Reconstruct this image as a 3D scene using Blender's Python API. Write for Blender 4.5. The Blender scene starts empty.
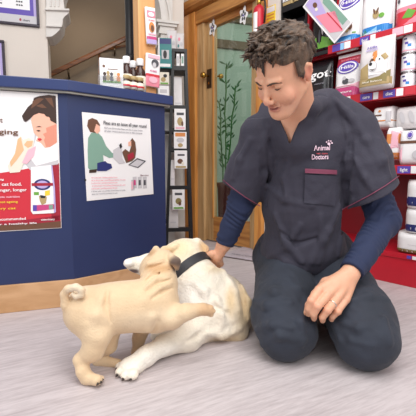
import bpy, math, random
import numpy as np
from mathutils import Vector, Matrix, noise
random.seed(7)
RNG = np.random.default_rng(11)
C = bpy.context.scene.collection
# ------------------------------------------------------------------ camera
F_PX = 370.0
TH = math.atan(39/370.)
CAM = Vector((0, 0, .66))
cd = bpy.data.cameras.new('camera'); cam = bpy.data.objects.new('camera', cd); C.objects.link(cam)
cam.location = CAM; cam.rotation_euler = (math.pi/2-TH, 0, 0)
cd.sensor_width = 36; cd.sensor_fit = 'HORIZONTAL'; cd.lens = 36*F_PX/416; cd.clip_start = .02; cd.clip_end = 60
bpy.context.scene.camera = cam
def ray(px, py):
    a = (px-208)/F_PX; c = (208-py)/F_PX
    return Vector((a, math.cos(TH)+c*math.sin(TH), -math.sin(TH)+c*math.cos(TH)))
def P(px, py, Y):
    d = ray(px, py); return CAM+d*(Y/d.y)
MV = Vector((.755, .655, 0)).normalized()      # into the shop wall
UV = Vector((.655, -.755, 0)).normalized()     # along the shop wall, towards the camera's right
Z = Vector((0, 0, 1))
# ------------------------------------------------------------------ materials
def lin(h):
    h = h.lstrip('#'); c = [int(h[i:i+2], 16)/255 for i in (0, 2, 4)]
    return tuple(x/12.92 if x <= .04045 else ((x+.055)/1.055)**2.4 for x in c)+(1,)
def mat(name, col, rough=.5, metal=0, var=.0, vscale=20, bump=0, bscale=60, stretch=None, emit=0, alpha=1, trans=0, sss=0, attr=None, sheen=0, coat=0):
    m = bpy.data.materials.new(name); m.use_nodes = True
    nt = m.node_tree; b = nt.nodes['Principled BSDF']; c = lin(col) if isinstance(col, str) else col
    b.inputs['Base Color'].default_value = c; b.inputs['Roughness'].default_value = rough; b.inputs['Metallic'].default_value = metal
    tc = nt.nodes.new('ShaderNodeTexCoord'); mp = nt.nodes.new('ShaderNodeMapping'); nt.links.new(tc.outputs['Object'], mp.inputs['Vector'])
    if stretch: mp.inputs['Scale'].default_value = stretch
    src = None
    if attr:
        a = nt.nodes.new('ShaderNodeAttribute'); a.attribute_name = attr; src = a.outputs['Color']
    if var:
        n = nt.nodes.new('ShaderNodeTexNoise'); n.inputs['Scale'].default_value = vscale; n.inputs['Detail'].default_value = 5
        nt.links.new(mp.outputs['Vector'], n.inputs['Vector'])
        mr = nt.nodes.new('ShaderNodeMapRange'); mr.inputs['From Min'].default_value = .3; mr.inputs['From Max'].default_value = .7
        mr.inputs['To Min'].default_value = 1-var; mr.inputs['To Max'].default_value = 1+var
        nt.links.new(n.outputs['Fac'], mr.inputs['Value'])
        vm = nt.nodes.new('ShaderNodeVectorMath'); vm.operation = 'SCALE'
        if src: nt.links.new(src, vm.inputs[0])
        else: vm.inputs[0].default_value = c[:3]
        nt.links.new(mr.outputs['Result'], vm.inputs['Scale']); src = vm.outputs['Vector']
    if src: nt.links.new(src, b.inputs['Base Color'])
    if bump:
        n2 = nt.nodes.new('ShaderNodeTexNoise'); n2.inputs['Scale'].default_value = bscale; n2.inputs['Detail'].default_value = 4
        nt.links.new(mp.outputs['Vector'], n2.inputs['Vector'])
        bp = nt.nodes.new('ShaderNodeBump'); bp.inputs['Strength'].default_value = bump; bp.inputs['Distance'].default_value = .01
        nt.links.new(n2.outputs['Fac'], bp.inputs['Height']); nt.links.new(bp.outputs['Normal'], b.inputs['Normal'])
    if emit: b.inputs['Emission Color'].default_value = c; b.inputs['Emission Strength'].default_value = emit
    if trans: b.inputs['Transmission Weight'].default_value = trans
    if alpha < 1: b.inputs['Alpha'].default_value = alpha
    if sss: b.inputs['Subsurface Weight'].default_value = sss; b.inputs['Subsurface Radius'].default_value = (.012, .005, .003); b.inputs['Subsurface Scale'].default_value = 1
    if sheen: b.inputs['Sheen Weight'].default_value = sheen
    if coat: b.inputs['Coat Weight'].default_value = coat
    return m
def wood(name, dark, light, direction='z', rough=.45, scale=14):
    m = bpy.data.materials.new(name); m.use_nodes = True; nt = m.node_tree; b = nt.nodes['Principled BSDF']
    tc = nt.nodes.new('ShaderNodeTexCoord'); mp = nt.nodes.new('ShaderNodeMapping'); nt.links.new(tc.outputs['Object'], mp.inputs['Vector'])
    mp.inputs['Scale'].default_value = {'z': (1, 1, .07), 'x': (.07, 1, 1)}[direction]
    n = nt.nodes.new('ShaderNodeTexNoise'); n.inputs['Scale'].default_value = scale*2; n.inputs['Detail'].default_value = 6; n.inputs['Distortion'].default_value = .6
    nt.links.new(mp.outputs['Vector'], n.inputs['Vector'])
    r = nt.nodes.new('ShaderNodeValToRGB'); r.color_ramp.elements[0].color = lin(dark); r.color_ramp.elements[1].color = lin(light)
    r.color_ramp.elements[0].position = .32; r.color_ramp.elements[1].position = .62
    nt.links.new(n.outputs['Fac'], r.inputs['Fac']); nt.links.new(r.outputs['Color'], b.inputs['Base Color']); b.inputs['Roughness'].default_value = rough
    return m
M = dict(
 counter=mat('counter_laminate', '#25325c', .42, var=.05, vscale=6),
 counter_edge=mat('counter_edge', '#2c3a68', .35),
 edge_trim=mat('edge_trim', '#a9a59c', .35, metal=.5),
 skirt=wood('skirting_wood', '#bf9266', '#d2a67c', 'x', scale=9),
 wall=mat('wall_paint', '#ddd2c8', .8, var=.03, vscale=3, bump=.08, bscale=90),
 wall_brown=mat('stair_wall_paint', '#776552', .7, var=.06, vscale=2, bump=.08, bscale=60),
 plaster=mat('plaster_moulding', '#dcd6d0', .6, var=.03, bump=.05),
 green=mat('corridor_paint', '#9fb4a4', .75, var=.04, vscale=2),
 door=wood('door_oak', '#b06a2e', '#d8964c', 'z'),
 door_x=wood('door_oak_cross', '#94592a', '#c28848', 'x'),
 door_pale=wood('jamb_oak', '#a98050', '#c9a576', 'z'),
 post=wood('post_pine', '#cf8f52', '#e2ab70', 'z', scale=8),
 rail=wood('handrail_wood', '#4c2c18', '#7a4a28', 'x', rough=.25),
 beam=mat('dark_beam', '#5b4a30', .6, var=.1),
 brass=mat('brass', '#c79a4a', .25, metal=1),
 bronze=mat('bronze_plate', '#5a4a3a', .35, metal=.8),
 steel=mat('steel', '#c0c0c0', .25, metal=1),
 black=mat('black_paint', '#121114', .45, var=.1),
 black_soft=mat('black_fabric', '#232126', .8, bump=.3, bscale=200),
 red=mat('red_metal', '#c0182c', .38, var=.04),
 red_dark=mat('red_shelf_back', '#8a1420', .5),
 rail_red=mat('price_rail', '#b5162a', .3),
 white=mat('white_print', '#f1eeee', .45), paper=mat('paper', '#f3efee', .55), cream=mat('cream_print', '#e9e0cf', .5),
 offwhite=mat('off_white_film', '#dcd6d6', .4, var=.05, bump=.2, bscale=25),
 pink=mat('pink_print', '#f2b8c6', .5), pinkhot=mat('magenta_print', '#c8457f', .45), rose=mat('rose_print', '#e98a9c', .5),
 purple=mat('purple_print', '#5b45a8', .45), lilac=mat('lilac_print', '#b9a8d8', .5), navy=mat('navy_print', '#27306e', .45),
 blue=mat('blue_print', '#2f86cf', .45), teal=mat('teal_print', '#2f7f80', .45), sky=mat('sky_print', '#8fc4ea', .45),
 greenp=mat('green_print', '#6aa53c', .5), yellow=mat('yellow_print', '#f0cf3c', .5), orange=mat('orange_print', '#d98a48', .5),
 redp=mat('red_print', '#cf2f3e', .45), redd=mat('dark_red_print', '#a32036', .45), maroon=mat('maroon_print', '#6b2030', .5),
 brown=mat('brown_print', '#6b4632', .55), brown_d=mat('dark_brown_print', '#3a241c', .55), ginger=mat('ginger_print', '#e3b68a', .55), tan=mat('tan_print', '#b39a6a', .55), olive=mat('olive_print', '#8c7d4c', .55),
 grey=mat('grey_print', '#8b8890', .55), greyd=mat('dark_grey_print', '#4b4a50', .55), greyl=mat('light_grey_print', '#c9c5c8', .55),
 skinp=mat('face_print', '#eeb49c', .55), skinp2=mat('face_shade_print', '#dc8f78', .55), blackp=mat('black_print', '#211e22', .5), leafp=mat('sage_print', '#7fa392', .55),
 film=mat('black_film', '#1b191c', .25, bump=.25, bscale=18), acrylic=mat('acrylic', '#f4f6f8', .05, trans=.85, alpha=.5),
 amber=mat('amber_plastic', '#3a1a10', .2), cap=mat('white_cap', '#efecec', .35), pot=mat('dark_pot', '#5a2a2e', .35, var=.1),
 stem=mat('bamboo_stem', '#3f7a3c', .5, var=.1), leaf=mat('bamboo_leaf', '#3c7a4a', .5, var=.2),
 soil=mat('soil', '#2a1d15', .9, bump=.5), can_m=mat('can_label', '#ece9ec', .4),
 floor_mat=mat('mat_face', '#b8adb4', .8, var=.06, vscale=40, bump=.2, bscale=200),
)
def glassmat():
    m = bpy.data.materials.new('door_glass'); m.use_nodes = True; nt = m.node_tree; nt.nodes.clear()
    o = nt.nodes.new('ShaderNodeOutputMaterial'); t = nt.nodes.new('ShaderNodeBsdfTransparent'); g = nt.nodes.new('ShaderNodeBsdfGlossy'); g.inputs['Roughness'].default_value = .03
    mx = nt.nodes.new('ShaderNodeMixShader'); mx.inputs[0].default_value = .07; t.inputs[0].default_value = (.9, .95, .92, 1)
    nt.links.new(t.outputs[0], mx.inputs[1]); nt.links.new(g.outputs[0], mx.inputs[2]); nt.links.new(mx.outputs[0], o.inputs[0]); return m
M['glass'] = glassmat()
# ------------------------------------------------------------------ object helpers
def tag(o, label=None, cat=None, group=None, kind=None):
    if label: o['label'] = label
    if cat: o['category'] = cat
    if group: o['group'] = group
    if kind: o['kind'] = kind
    return o
def empty(name, loc=(0, 0, 0), mw=None):
    o = bpy.data.objects.new(name, None); C.objects.link(o); o.empty_display_size = .05
    if mw is not None: o.matrix_world = mw
    else: o.location = loc
    return o
def frame(origin, xdir, up=Z):
    """local x = xdir, y = pointing away from the room's viewer side (x cross-up), z = up"""
    x = Vector(xdir).normalized(); z = Vector(up).normalized(); y = z.cross(x).normalized(); z = x.cross(y)
    m = Matrix((x, y, z)).transposed().to_4x4(); m.translation = origin; return m
def toloc(F, px, py, off=0):
    """pixel -> local (x, z) on the plane local y = off of frame F"""
    o = F.translation+F.col[1].to_3d()*off; n = F.col[1].to_3d(); d = ray(px, py)
    t = (o-CAM).dot(n)/d.dot(n); p = F.inverted() @ (CAM+d*t); return (p.x, p.z)
_tc = {}
def textgeo(s, bold=False):
    if s in _tc: return _tc[s]
    cu = bpy.data.curves.new('t', 'FONT'); cu.body = s; cu.size = 1; cu.resolution_u = 2; cu.align_x = 'LEFT'; cu.offset = .018
    o = bpy.data.objects.new('t', cu); C.objects.link(o); dg = bpy.context.evaluated_depsgraph_get(); dg.update()
    me = bpy.data.meshes.new_from_object(o.evaluated_get(dg))
    v = [(q.co.x, q.co.y) for q in me.vertices]; f = [tuple(p.vertices) for p in me.polygons]
    bpy.data.objects.remove(o); bpy.data.meshes.remove(me); bpy.data.curves.remove(cu)
    _tc[s] = (v, f); return _tc[s]
class MB:
    def __init__(s): s.v = []; s.f = []; s.m = []; s.mats = []; s.sm = []
    def mi(s, m):
        if m not in s.mats: s.mats.append(m)
        return s.mats.index(m)
    def add(s, vs, fs, m, T=None, smooth=False):
        b = len(s.v); s.v += [tuple(T @ Vector(v)) if T else tuple(v) for v in vs]; i = s.mi(m)
        for f in fs: s.f.append(tuple(b+k for k in f)); s.m.append(i); s.sm.append(smooth)
        return s
    def box(s, x0, x1, y0, y1, z0, z1, m, T=None, r=0):
        if r:
            bm = bmesh_box(x0, x1, y0, y1, z0, z1, r); return s.add(*bm, m, T)
        vs = [(x, y, z) for x in (x0, x1) for y in (y0, y1) for z in (z0, z1)]
        return s.add(vs, [(0, 1, 3, 2), (4, 6, 7, 5), (0, 4, 5, 1), (2, 3, 7, 6), (0, 2, 6, 4), (1, 5, 7, 3)], m, T)
    def prism(s, pts, y0, y1, m, T=None, axis='y'):
        n = len(pts); mk = {'y': lambda a, b, h: (a, h, b), 'z': lambda a, b, h: (a, b, h), 'x': lambda a, b, h: (h, a, b)}[axis]
        vs = [mk(a, b, y0) for a, b in pts]+[mk(a, b, y1) for a, b in pts]
        return s.add(vs, [tuple(range(n)), tuple(range(2*n-1, n-1, -1))]+[(i, i+n, (i+1) % n+n, (i+1) % n) for i in range(n)], m, T)
    def lathe(s, prof, m, T=None, seg=20, smooth=True):
        vs = []; fs = []
        for r, z in prof:
            for k in range(seg):
                a = 2*math.pi*k/seg; vs.append((r*math.cos(a), r*math.sin(a), z))
        for i in range(len(prof)-1):
            for k in range(seg):
                k2 = (k+1) % seg; fs.append((i*seg+k, i*seg+k2, (i+1)*seg+k2, (i+1)*seg+k))
        fs.append(tuple(range(seg-1, -1, -1))); fs.append(tuple((len(prof)-1)*seg+k for k in range(seg)))
        return s.add(vs, fs, m, T, smooth)
    def tube(s, pts, r, m, T=None, seg=10, smooth=True):
        pts = [Vector(p) for p in pts]; vs = []; fs = []; rr = r if isinstance(r, (list, tuple)) else [r]*len(pts)
        for i, p in enumerate(pts):
            d = (pts[min(i+1, len(pts)-1)]-pts[max(i-1, 0)]).normalized()
            a = d.cross(Vector((0.13, .37, .92))); a = a.normalized() if a.length > .05 else d.cross(Vector((1, 0, 0))).normalized(); b = d.cross(a)
            for k in range(seg):
                t = 2*math.pi*k/seg; vs.append(p+(a*math.cos(t)+b*math.sin(t))*rr[i])
        for i in range(len(pts)-1):
            for k in range(seg):
                k2 = (k+1) % seg; fs.append((i*seg+k, i*seg+k2, (i+1)*seg+k2, (i+1)*seg+k))
        fs.append(tuple(range(seg-1, -1, -1))); fs.append(tuple((len(pts)-1)*seg+k for k in range(seg)))
        return s.add(vs, fs, m, T, smooth)
    # flat print on a surface: y = surf(x,z) - off   (front side is -y)
    def poly(s, pts, m, off=.0006, surf=None, T=None):
        g = surf or (lambda x, z: 0); n = len(pts); cx = sum(p[0] for p in pts)/n; cz = sum(p[1] for p in pts)/n
        if surf is None: return s.add([(x, -off, z) for x, z in pts], [tuple(range(n))], m, T)
        vs = [(cx, g(cx, cz)-off, cz)]; fs = []
        R = 4
        for q in range(1, R+1):
            for x, z in pts:
                X = cx+(x-cx)*q/R; Y = cz+(z-cz)*q/R; vs.append((X, g(X, Y)-off, Y))
        for k in range(n): fs.append((0, 1+k, 1+(k+1) % n))
        for q in range(R-1):
            for k in range(n): fs.append((1+q*n+k, 1+(q+1)*n+k, 1+(q+1)*n+(k+1) % n, 1+q*n+(k+1) % n))
        return s.add(vs, fs, m, T)
    def rect(s, x0, x1, z0, z1, m, off=.0006, surf=None, T=None): return s.poly([(x0, z0), (x1, z0), (x1, z1), (x0, z1)], m, off, surf, T)
    def oval(s, cx, cz, rx, rz, m, off=.0006, surf=None, n=20, rot=0, T=None):
        c, q = math.cos(rot), math.sin(rot)
        return s.poly([(cx+rx*math.cos(a)*c-rz*math.sin(a)*q, cz+rx*math.cos(a)*q+rz*math.sin(a)*c) for a in [2*math.pi*k/n for k in range(n)]], m, off, surf, T)
    def text(s, t, x, z, size, m, off=.0012, surf=None, width=None, rot=0, center=False, slant=0, T=None):
        v, f = textgeo(t); g = surf or (lambda a, b: 0); W = max(a for a, b in v); sx = size if width is None else width/W
        ox = -W*sx/2 if center else 0; c, q = math.cos(rot), math.sin(rot)
        vs = []
        for a, b in v:
            A = ox+a*sx+slant*b*size; B = b*size; X = x+A*c-B*q; Y = z+A*q+B*c; vs.append((X, g(X, Y)-off, Y))
        return s.add(vs, f, m, T)
    def build(s, name, parent=None, mw=None, bevel=0, local=True):
        me = bpy.data.meshes.new(name); me.from_pydata(s.v, [], s.f); me.update()
        for m in s.mats: me.materials.append(m)
        me.polygons.foreach_set('material_index', s.m); me.polygons.foreach_set('use_smooth', s.sm)
        o = bpy.data.objects.new(name, me); C.objects.link(o)
        if parent: o.parent = parent
        elif mw is not None: o.matrix_world = mw
        if bevel:
            b = o.modifiers.new('b', 'BEVEL'); b.width = bevel; b.segments = 2; b.limit_method = 'ANGLE'; b.angle_limit = 1
        return o
def struct(o): o['kind'] = 'structure'; return o
def dup(o, parent=None):
    c = o.copy(); C.objects.link(c)
    if parent: c.parent = parent
    for k in list(o.children): dup(k, c)
    return c
# ------------------------------------------------------------------ implicit surfaces for bodies
class SDF:
    def __init__(s, lo, hi, h):
        s.h = h; s.lo = np.array(lo, float); n = np.ceil((np.array(hi)-s.lo)/h).astype(int)+1
        s.n = n; s.ax = [(s.lo[i]+h*np.arange(n[i])).astype(np.float32) for i in range(3)]
        s.f = np.full(n, .2, np.float32)
    def _sl(s, lo, hi):
        a = np.clip(np.floor((np.array(lo)-s.lo)/s.h).astype(int), 0, s.n-1); b = np.clip(np.ceil((np.array(hi)-s.lo)/s.h).astype(int)+1, 1, s.n)
        sl = tuple(slice(a[i], b[i]) for i in range(3))
        X, Y, Zg = np.meshgrid(*[s.ax[i][sl[i]] for i in range(3)], indexing='ij', sparse=True); return sl, X, Y, Zg
    def _op(s, sl, d, k, op):
        f = s.f[sl]
        if op == 'u':
            if k > 0: h = np.maximum(k-np.abs(f-d), 0)/k; s.f[sl] = np.minimum(f, d)-h*h*k*.25
            else: s.f[sl] = np.minimum(f, d)
        else:
            d = -d
            if k > 0: h = np.maximum(k-np.abs(f-d), 0)/k; s.f[sl] = np.maximum(f, d)+h*h*k*.25
            else: s.f[sl] = np.maximum(f, d)
    def cap(s, a, b, ra, rb=None, k=.01, op='u'):
        a = np.array(a, np.float32); b = np.array(b, np.float32); rb = ra if rb is None else rb
        R = max(ra, rb)+k+2*s.h; sl, X, Y, Zg = s._sl(np.minimum(a, b)-R, np.maximum(a, b)+R)
        if 0 in s.f[sl].shape: return s
        ab = b-a; L = float(ab@ab)+1e-12
        t = np.clip(((X-a[0])*ab[0]+(Y-a[1])*ab[1]+(Zg-a[2])*ab[2])/L, 0, 1)
        d = np.sqrt((X-a[0]-t*ab[0])**2+(Y-a[1]-t*ab[1])**2+(Zg-a[2]-t*ab[2])**2)-(ra+(rb-ra)*t)
        s._op(sl, d, k, op); return s
    def path(s, pts, rs, k=.01, op='u'):
        rs = rs if isinstance(rs, (list, tuple)) else [rs]*len(pts)
        for i in range(len(pts)-1): s.cap(pts[i], pts[i+1], rs[i], rs[i+1], k, op)
        return s
    def ell(s, c, r, A=None, k=.01, op='u'):
        c = np.array(c, np.float32); r = np.array(r, np.float32); R = float(r.max())+k+2*s.h
        sl, X, Y, Zg = s._sl(c-R, c+R)
        if 0 in s.f[sl].shape: return s
        dx, dy, dz = X-c[0], Y-c[1], Zg-c[2]
        if A is not None:
            A = np.array(A, np.float32); q = [dx*A[0, i]+dy*A[1, i]+dz*A[2, i] for i in range(3)]
        else: q = [dx, dy, dz]
        k0 = np.sqrt((q[0]/r[0])**2+(q[1]/r[1])**2+(q[2]/r[2])**2); k1 = np.sqrt((q[0]/r[0]**2)**2+(q[1]/r[1]**2)**2+(q[2]/r[2]**2)**2)
        s._op(sl, k0*(k0-1)/np.maximum(k1, 1e-6), k, op); return s
    def march(s, a, b, lim=0., t0=.8, t1=2.6):
        o0 = np.array(CAM); d0 = np.array(ray(a, b)); t = t0
        while t < t1:
            q = o0+d0*t; ix = np.round((q-s.lo)/s.h).astype(int)
            if (ix > 0).all() and (ix < s.n-1).all() and s.f[tuple(ix)] < lim: return q
            t += .002
        return None
    def fold(s, pix, r, k, op='u', push=0., ends=.4):
        ps = [s.march(a, b) for a, b in pix]; ps = [p+np.array(ray(a, b))*push for p, (a, b) in zip(ps, pix) if p is not None]
        if len(ps) < 2: return s
        n = len(ps); rs = [r*(ends+(1-ends)*math.sin(math.pi*i/(n-1))) for i in range(n)]; return s.path(ps, rs, k, op)
    def plane(s, p, n, k=0):      # cut away the side the normal points to
        n = np.array(n, np.float32); n /= np.linalg.norm(n); sl, X, Y, Zg = s._sl(s.lo, s.lo+s.n*s.h)
        s._op(sl, -((X-p[0])*n[0]+(Y-p[1])*n[1]+(Zg-p[2])*n[2]), k, 's'); return s
    def wedge(s, planes, lo, hi, k=0):  # subtract the intersection of half spaces (inside: n.(x-p)<0)
        sl, X, Y, Zg = s._sl(lo, hi); d = None
        for p, n in planes:
            n = np.array(n, np.float32); n /= np.linalg.norm(n); e = (X-p[0])*n[0]+(Y-p[1])*n[1]+(Zg-p[2])*n[2]; d = e if d is None else np.maximum(d, e)
        s._op(sl, d, k, 's'); return s
    def mesh(s):
        f = s.f; sg = f < 0; n = f.shape
        cnt = np.zeros((n[0]-1, n[1]-1, n[2]-1), np.int8)
        for i in (0, 1):
            for j in (0, 1):
                for k in (0, 1): cnt += sg[i:n[0]-1+i, j:n[1]-1+j, k:n[2]-1+k]
        I, J, K = np.nonzero((cnt > 0) & (cnt < 8)); idx = np.full(cnt.shape, -1, np.int32); idx[I, J, K] = np.arange(len(I))
        acc = np.zeros((len(I), 3)); w = np.zeros(len(I))
        cs = [(i, j, k) for i in (0, 1) for j in (0, 1) for k in (0, 1)]
        for a in cs:
            for ax in range(3):
                if a[ax]: continue
                b = list(a); b[ax] = 1
                fa = f[I+a[0], J+a[1], K+a[2]]; fb = f[I+b[0], J+b[1], K+b[2]]; m = (fa < 0) != (fb < 0)
                t = np.where(m, fa/np.where(fa == fb, 1, fa-fb), 0)
                q = np.array(a, float)[None].repeat(len(I), 0); q[:, ax] += t
                acc += q*m[:, None]; w += m
        V = (np.stack([I, J, K], 1)+acc/w[:, None])*s.h+s.lo
        quads = []
        for ax in range(3):
            o1, o2 = [(1, 2), (2, 0), (0, 1)][ax]
            A = [slice(1, -1)]*3; A[ax] = slice(0, -1); B = list(A); B[ax] = slice(1, None)
            sa = sg[tuple(A)]; sb = sg[tuple(B)]
            for flip in (0, 1):
                m = (sa & ~sb) if not flip else (~sa & sb)
                q = np.stack(np.nonzero(m), 1); 
                if not len(q): continue
                off = np.ones(3, int); off[ax] = 0; q = q+off
                def g(d1, d2):
                    e = q.copy(); e[:, o1] += d1; e[:, o2] += d2; return idx[e[:, 0], e[:, 1], e[:, 2]]
                c = np.stack([g(-1, -1), g(0, -1), g(0, 0), g(-1, 0)], 1)
                quads.append(c[:, ::-1] if flip else c)
        Q = np.concatenate(quads); Q = Q[(Q >= 0).all(1)]; return V, Q
    def build(s, name, m, parent=None, colfn=None, disp=None, smooth=0):
        V, Q = s.mesh(); me = bpy.data.meshes.new(name)
        for _ in range(smooth):
            A = np.zeros_like(V); w = np.zeros(len(V))
            for a, b in ((0, 1), (1, 2), (2, 3), (3, 0)):
                np.add.at(A, Q[:, a], V[Q[:, b]]); np.add.at(w, Q[:, a], 1); np.add.at(A, Q[:, b], V[Q[:, a]]); np.add.at(w, Q[:, b], 1)
            V = V*.5+.5*A/np.maximum(w, 1)[:, None]
        me.vertices.add(len(V)); me.loops.add(len(Q)*4); me.polygons.add(len(Q))
        me.vertices.foreach_set('co', V.astype(np.float32).ravel()); me.loops.foreach_set('vertex_index', Q.astype(np.int32).ravel())
        me.polygons.foreach_set('loop_start', np.arange(len(Q), dtype=np.int32)*4)
        me.update(calc_edges=True); me.validate()
        if disp is not None:
            N = np.zeros(len(V)*3, np.float32); me.vertices.foreach_get('normal', N); N = N.reshape(-1, 3)
            V = V+N*disp(V)[:, None]; me.vertices.foreach_set('co', V.astype(np.float32).ravel()); me.update()
        me.polygons.foreach_set('use_smooth', np.ones(len(me.polygons), bool))
        if colfn is not None:
            c = colfn(V); at = me.color_attributes.new('Col', 'FLOAT_COLOR', 'POINT')
            at.data.foreach_set('color', np.concatenate([c, np.ones((len(V), 1))], 1).astype(np.float32).ravel())
        me.materials.append(m); o = bpy.data.objects.new(name, me); C.objects.link(o)
        if parent: o.parent = parent; o.matrix_parent_inverse = parent.matrix_world.inverted()
        return o
def spots(base, lst):
    base = np.array(lin(base)[:3])
    def fn(V):
        c = np.repeat(base[None], len(V), 0)
        for p, r, col, soft in lst:
            d = np.linalg.norm((V-np.array(p))/np.array(r), axis=1); w = np.clip((1+soft-d)/(2*soft), 0, 1)[:, None]; w = w*w*(3-2*w)
            c = c*(1-w)+np.array(lin(col)[:3])*w
        return c
    return fn
def sines(V, amp, freq, seed=0):
    r = np.random.default_rng(seed); o = np.zeros(len(V))
    for i in range(7):
        k = r.normal(size=3); k = k/np.linalg.norm(k)*freq*(1+.35*i); o += np.sin(V@k+r.uniform(0, 6.28))/(1+.5*i)
    return o*amp
# ================================================================== SETTING
def floor_mat():
    m = bpy.data.materials.new('vinyl_floor'); m.use_nodes = True; nt = m.node_tree; b = nt.nodes['Principled BSDF']; L = nt.links.new
    tc = nt.nodes.new('ShaderNodeTexCoord'); mp = nt.nodes.new('ShaderNodeMapping'); L(tc.outputs['Object'], mp.inputs['Vector'])
    mp.vector_type = 'TEXTURE'; mp.inputs['Rotation'].default_value = (0, 0, math.atan2(.45, .89)); mp.inputs['Scale'].default_value = (9, 1, 1)
    n = nt.nodes.new('ShaderNodeTexNoise'); n.inputs['Scale'].default_value = 95; n.inputs['Detail'].default_value = 5; n.inputs['Roughness'].default_value = .7
    n2 = nt.nodes.new('ShaderNodeTexNoise'); n2.inputs['Scale'].default_value = 22; n2.inputs['Detail'].default_value = 3; L(mp.outputs[0], n.inputs['Vector']); L(mp.outputs[0], n2.inputs['Vector'])
    r = nt.nodes.new('ShaderNodeValToRGB'); r.color_ramp.elements[0].color = lin('#aea3a4'); r.color_ramp.elements[1].color = lin('#c9bfc0'); r.color_ramp.elements[0].position = .36; r.color_ramp.elements[1].position = .58
    mx = nt.nodes.new('ShaderNodeMix'); mx.data_type = 'FLOAT'; mx.inputs[0].default_value = .35; L(n.outputs['Fac'], mx.inputs[2]); L(n2.outputs['Fac'], mx.inputs[3])
    L(mx.outputs[0], r.inputs['Fac']); L(r.outputs['Color'], b.inputs['Base Color']); b.inputs['Roughness'].default_value = .55
    bp = nt.nodes.new('ShaderNodeBump'); bp.inputs['Strength'].default_value = .08; L(n.outputs['Fac'], bp.inputs['Height']); L(bp.outputs[0], b.inputs['Normal']); return m
mb = MB(); mb.box(-4, 4, -1.5, 7.5, -.05, 0, floor_mat()); struct(mb.build('floor'))
D0 = 2.18
FW = frame(MV*D0, UV)                     # the door wall / shelf front plane: local x = s, y into the wall
# arch wall (left)
A0 = P(50, 100, 3.0); A0.z = 0
AD = Vector((.956, .292, 0)).normalized(); FA = frame(A0, AD)
x46 = -.02; 
mb = MB(); mb.box(-2.2, 0, 0, .18, 0, 2.6, M['wall']); mb.box(0, .9, 0, .18, 2.42, 2.6, M['wall']); mb.box(toloc(FA, 162, 60)[0], toloc(FA, 184, 60)[0], 0, .18, 0, 2.6, M['wall'])
struct(mb.build('wall_left', mw=FA))
# arch mouldings: pilaster capitals either side of the stair opening, and the arch springing from them
def pz_(lst, F=FA, off=-.025): return [toloc(F, a, b, off) for a, b in lst]
mb = MB()
mb.prism(pz_([(46, 37), (52, 36.5), (56, 33.5), (60, 29.5), (62.5, 25), (63, 19), (65, 16), (68, 14), (69, 12.5), (69, 10), (66, 9.5), (64.5, 8), (63.5, 0), (64.5, -8), (70, -22), (82, -36), (47, -36), (46, -2)]), -.025, .2, M['plaster'])
for (a, b, c) in ((45, 10.5, 69.5), (46, 27, 62)):
    q = pz_([(a, b-1.6), (c, b-1.0), (c, b+1.0), (a, b+.2)]); mb.prism(q, -.045, -.02, M['plaster'])
for k in range(3):
    q = pz_([(50+k*4, -30), (51.5+k*4, -30), (51.5+k*4, 7), (50+k*4, 7)]); mb.prism(q, -.033, -.02, M['plaster'])
struct(mb.build('trim_1', mw=FA, bevel=.003))
XR = toloc(FA, 161, 60)[0]; ZR = toloc(FA, 167, 36)[1]
mb = MB(); mb.box(XR, XR+.10, -.03, .2, 0, ZR-.04, M['plaster'])
for e, z0, z1 in [(.012, -.05, -.03), (.004, -.03, .0), (.02, .0, .025), (.012, .025, .06), (.03, .06, .08), (.045, .08, .10)]: mb.box(XR-e, XR+.10+e, -.03-e, .2, ZR+z0, ZR+z1, M['plaster'])
def arcp(rx, rz, n=12): return [(XR-rx*(1-math.cos(t)), ZR+.10+rz*math.sin(t)) for t in [i*math.pi/2/n for i in range(n+1)]]
mb.prism([(XR+.10, ZR+.10), (XR+.10, 2.6)]+[(XR-.42, 2.6)]+arcp(.42, .5)[::-1], -.02, .2, M['plaster'])
o_ = arcp(.42, .5); i_ = [(a+.045, b) for a, b in arcp(.42, .5)]; mb.prism(o_+i_[::-1], -.045, -.02, M['plaster'])
o_ = [(a+.07, b) for a, b in arcp(.42, .5)]; i_ = [(a+.085, b) for a, b in arcp(.42, .5)]; mb.prism(o_+i_[::-1], -.035, -.02, M['plaster'])
struct(mb.build('trim_2', mw=FA, bevel=.003))
# stair hall behind the arch
FS = frame(A0+FA.col[1].to_3d()*1.1, AD)
mb = MB(); mb.box(-1.2, 1.05, 0, .1, 0, 3.2, M['wall_brown']); mb.box(-1.3, -1.2, -1.0, 0, 0, 3.2, M['wall_brown']); struct(mb.build('wall_stairs', mw=FS))
# stepped dado panelling under the handrail
mb = MB()
def ps(F, lst, off=0): return [toloc(F, a, b, off) for a, b in lst]
dd = ps(FS, [(52, 90), (100, 62), (100, 52), (136, 46), (136, 96), (52, 110)])
mb.prism(dd, -.03, 0, mat('dado_paint', '#7d6c58', .6, var=.05)); 
t1 = ps(FS, [(100, 53), (136, 46), (136, 44), (98, 51)]); mb.prism(t1, -.05, 0, M['rail'])
t2 = ps(FS, [(98, 51), (100, 53), (101, 90), (98, 90)]); mb.prism(t2, -.05, 0, M['rail'])
struct(mb.build('trim_3', mw=FS))
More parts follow.
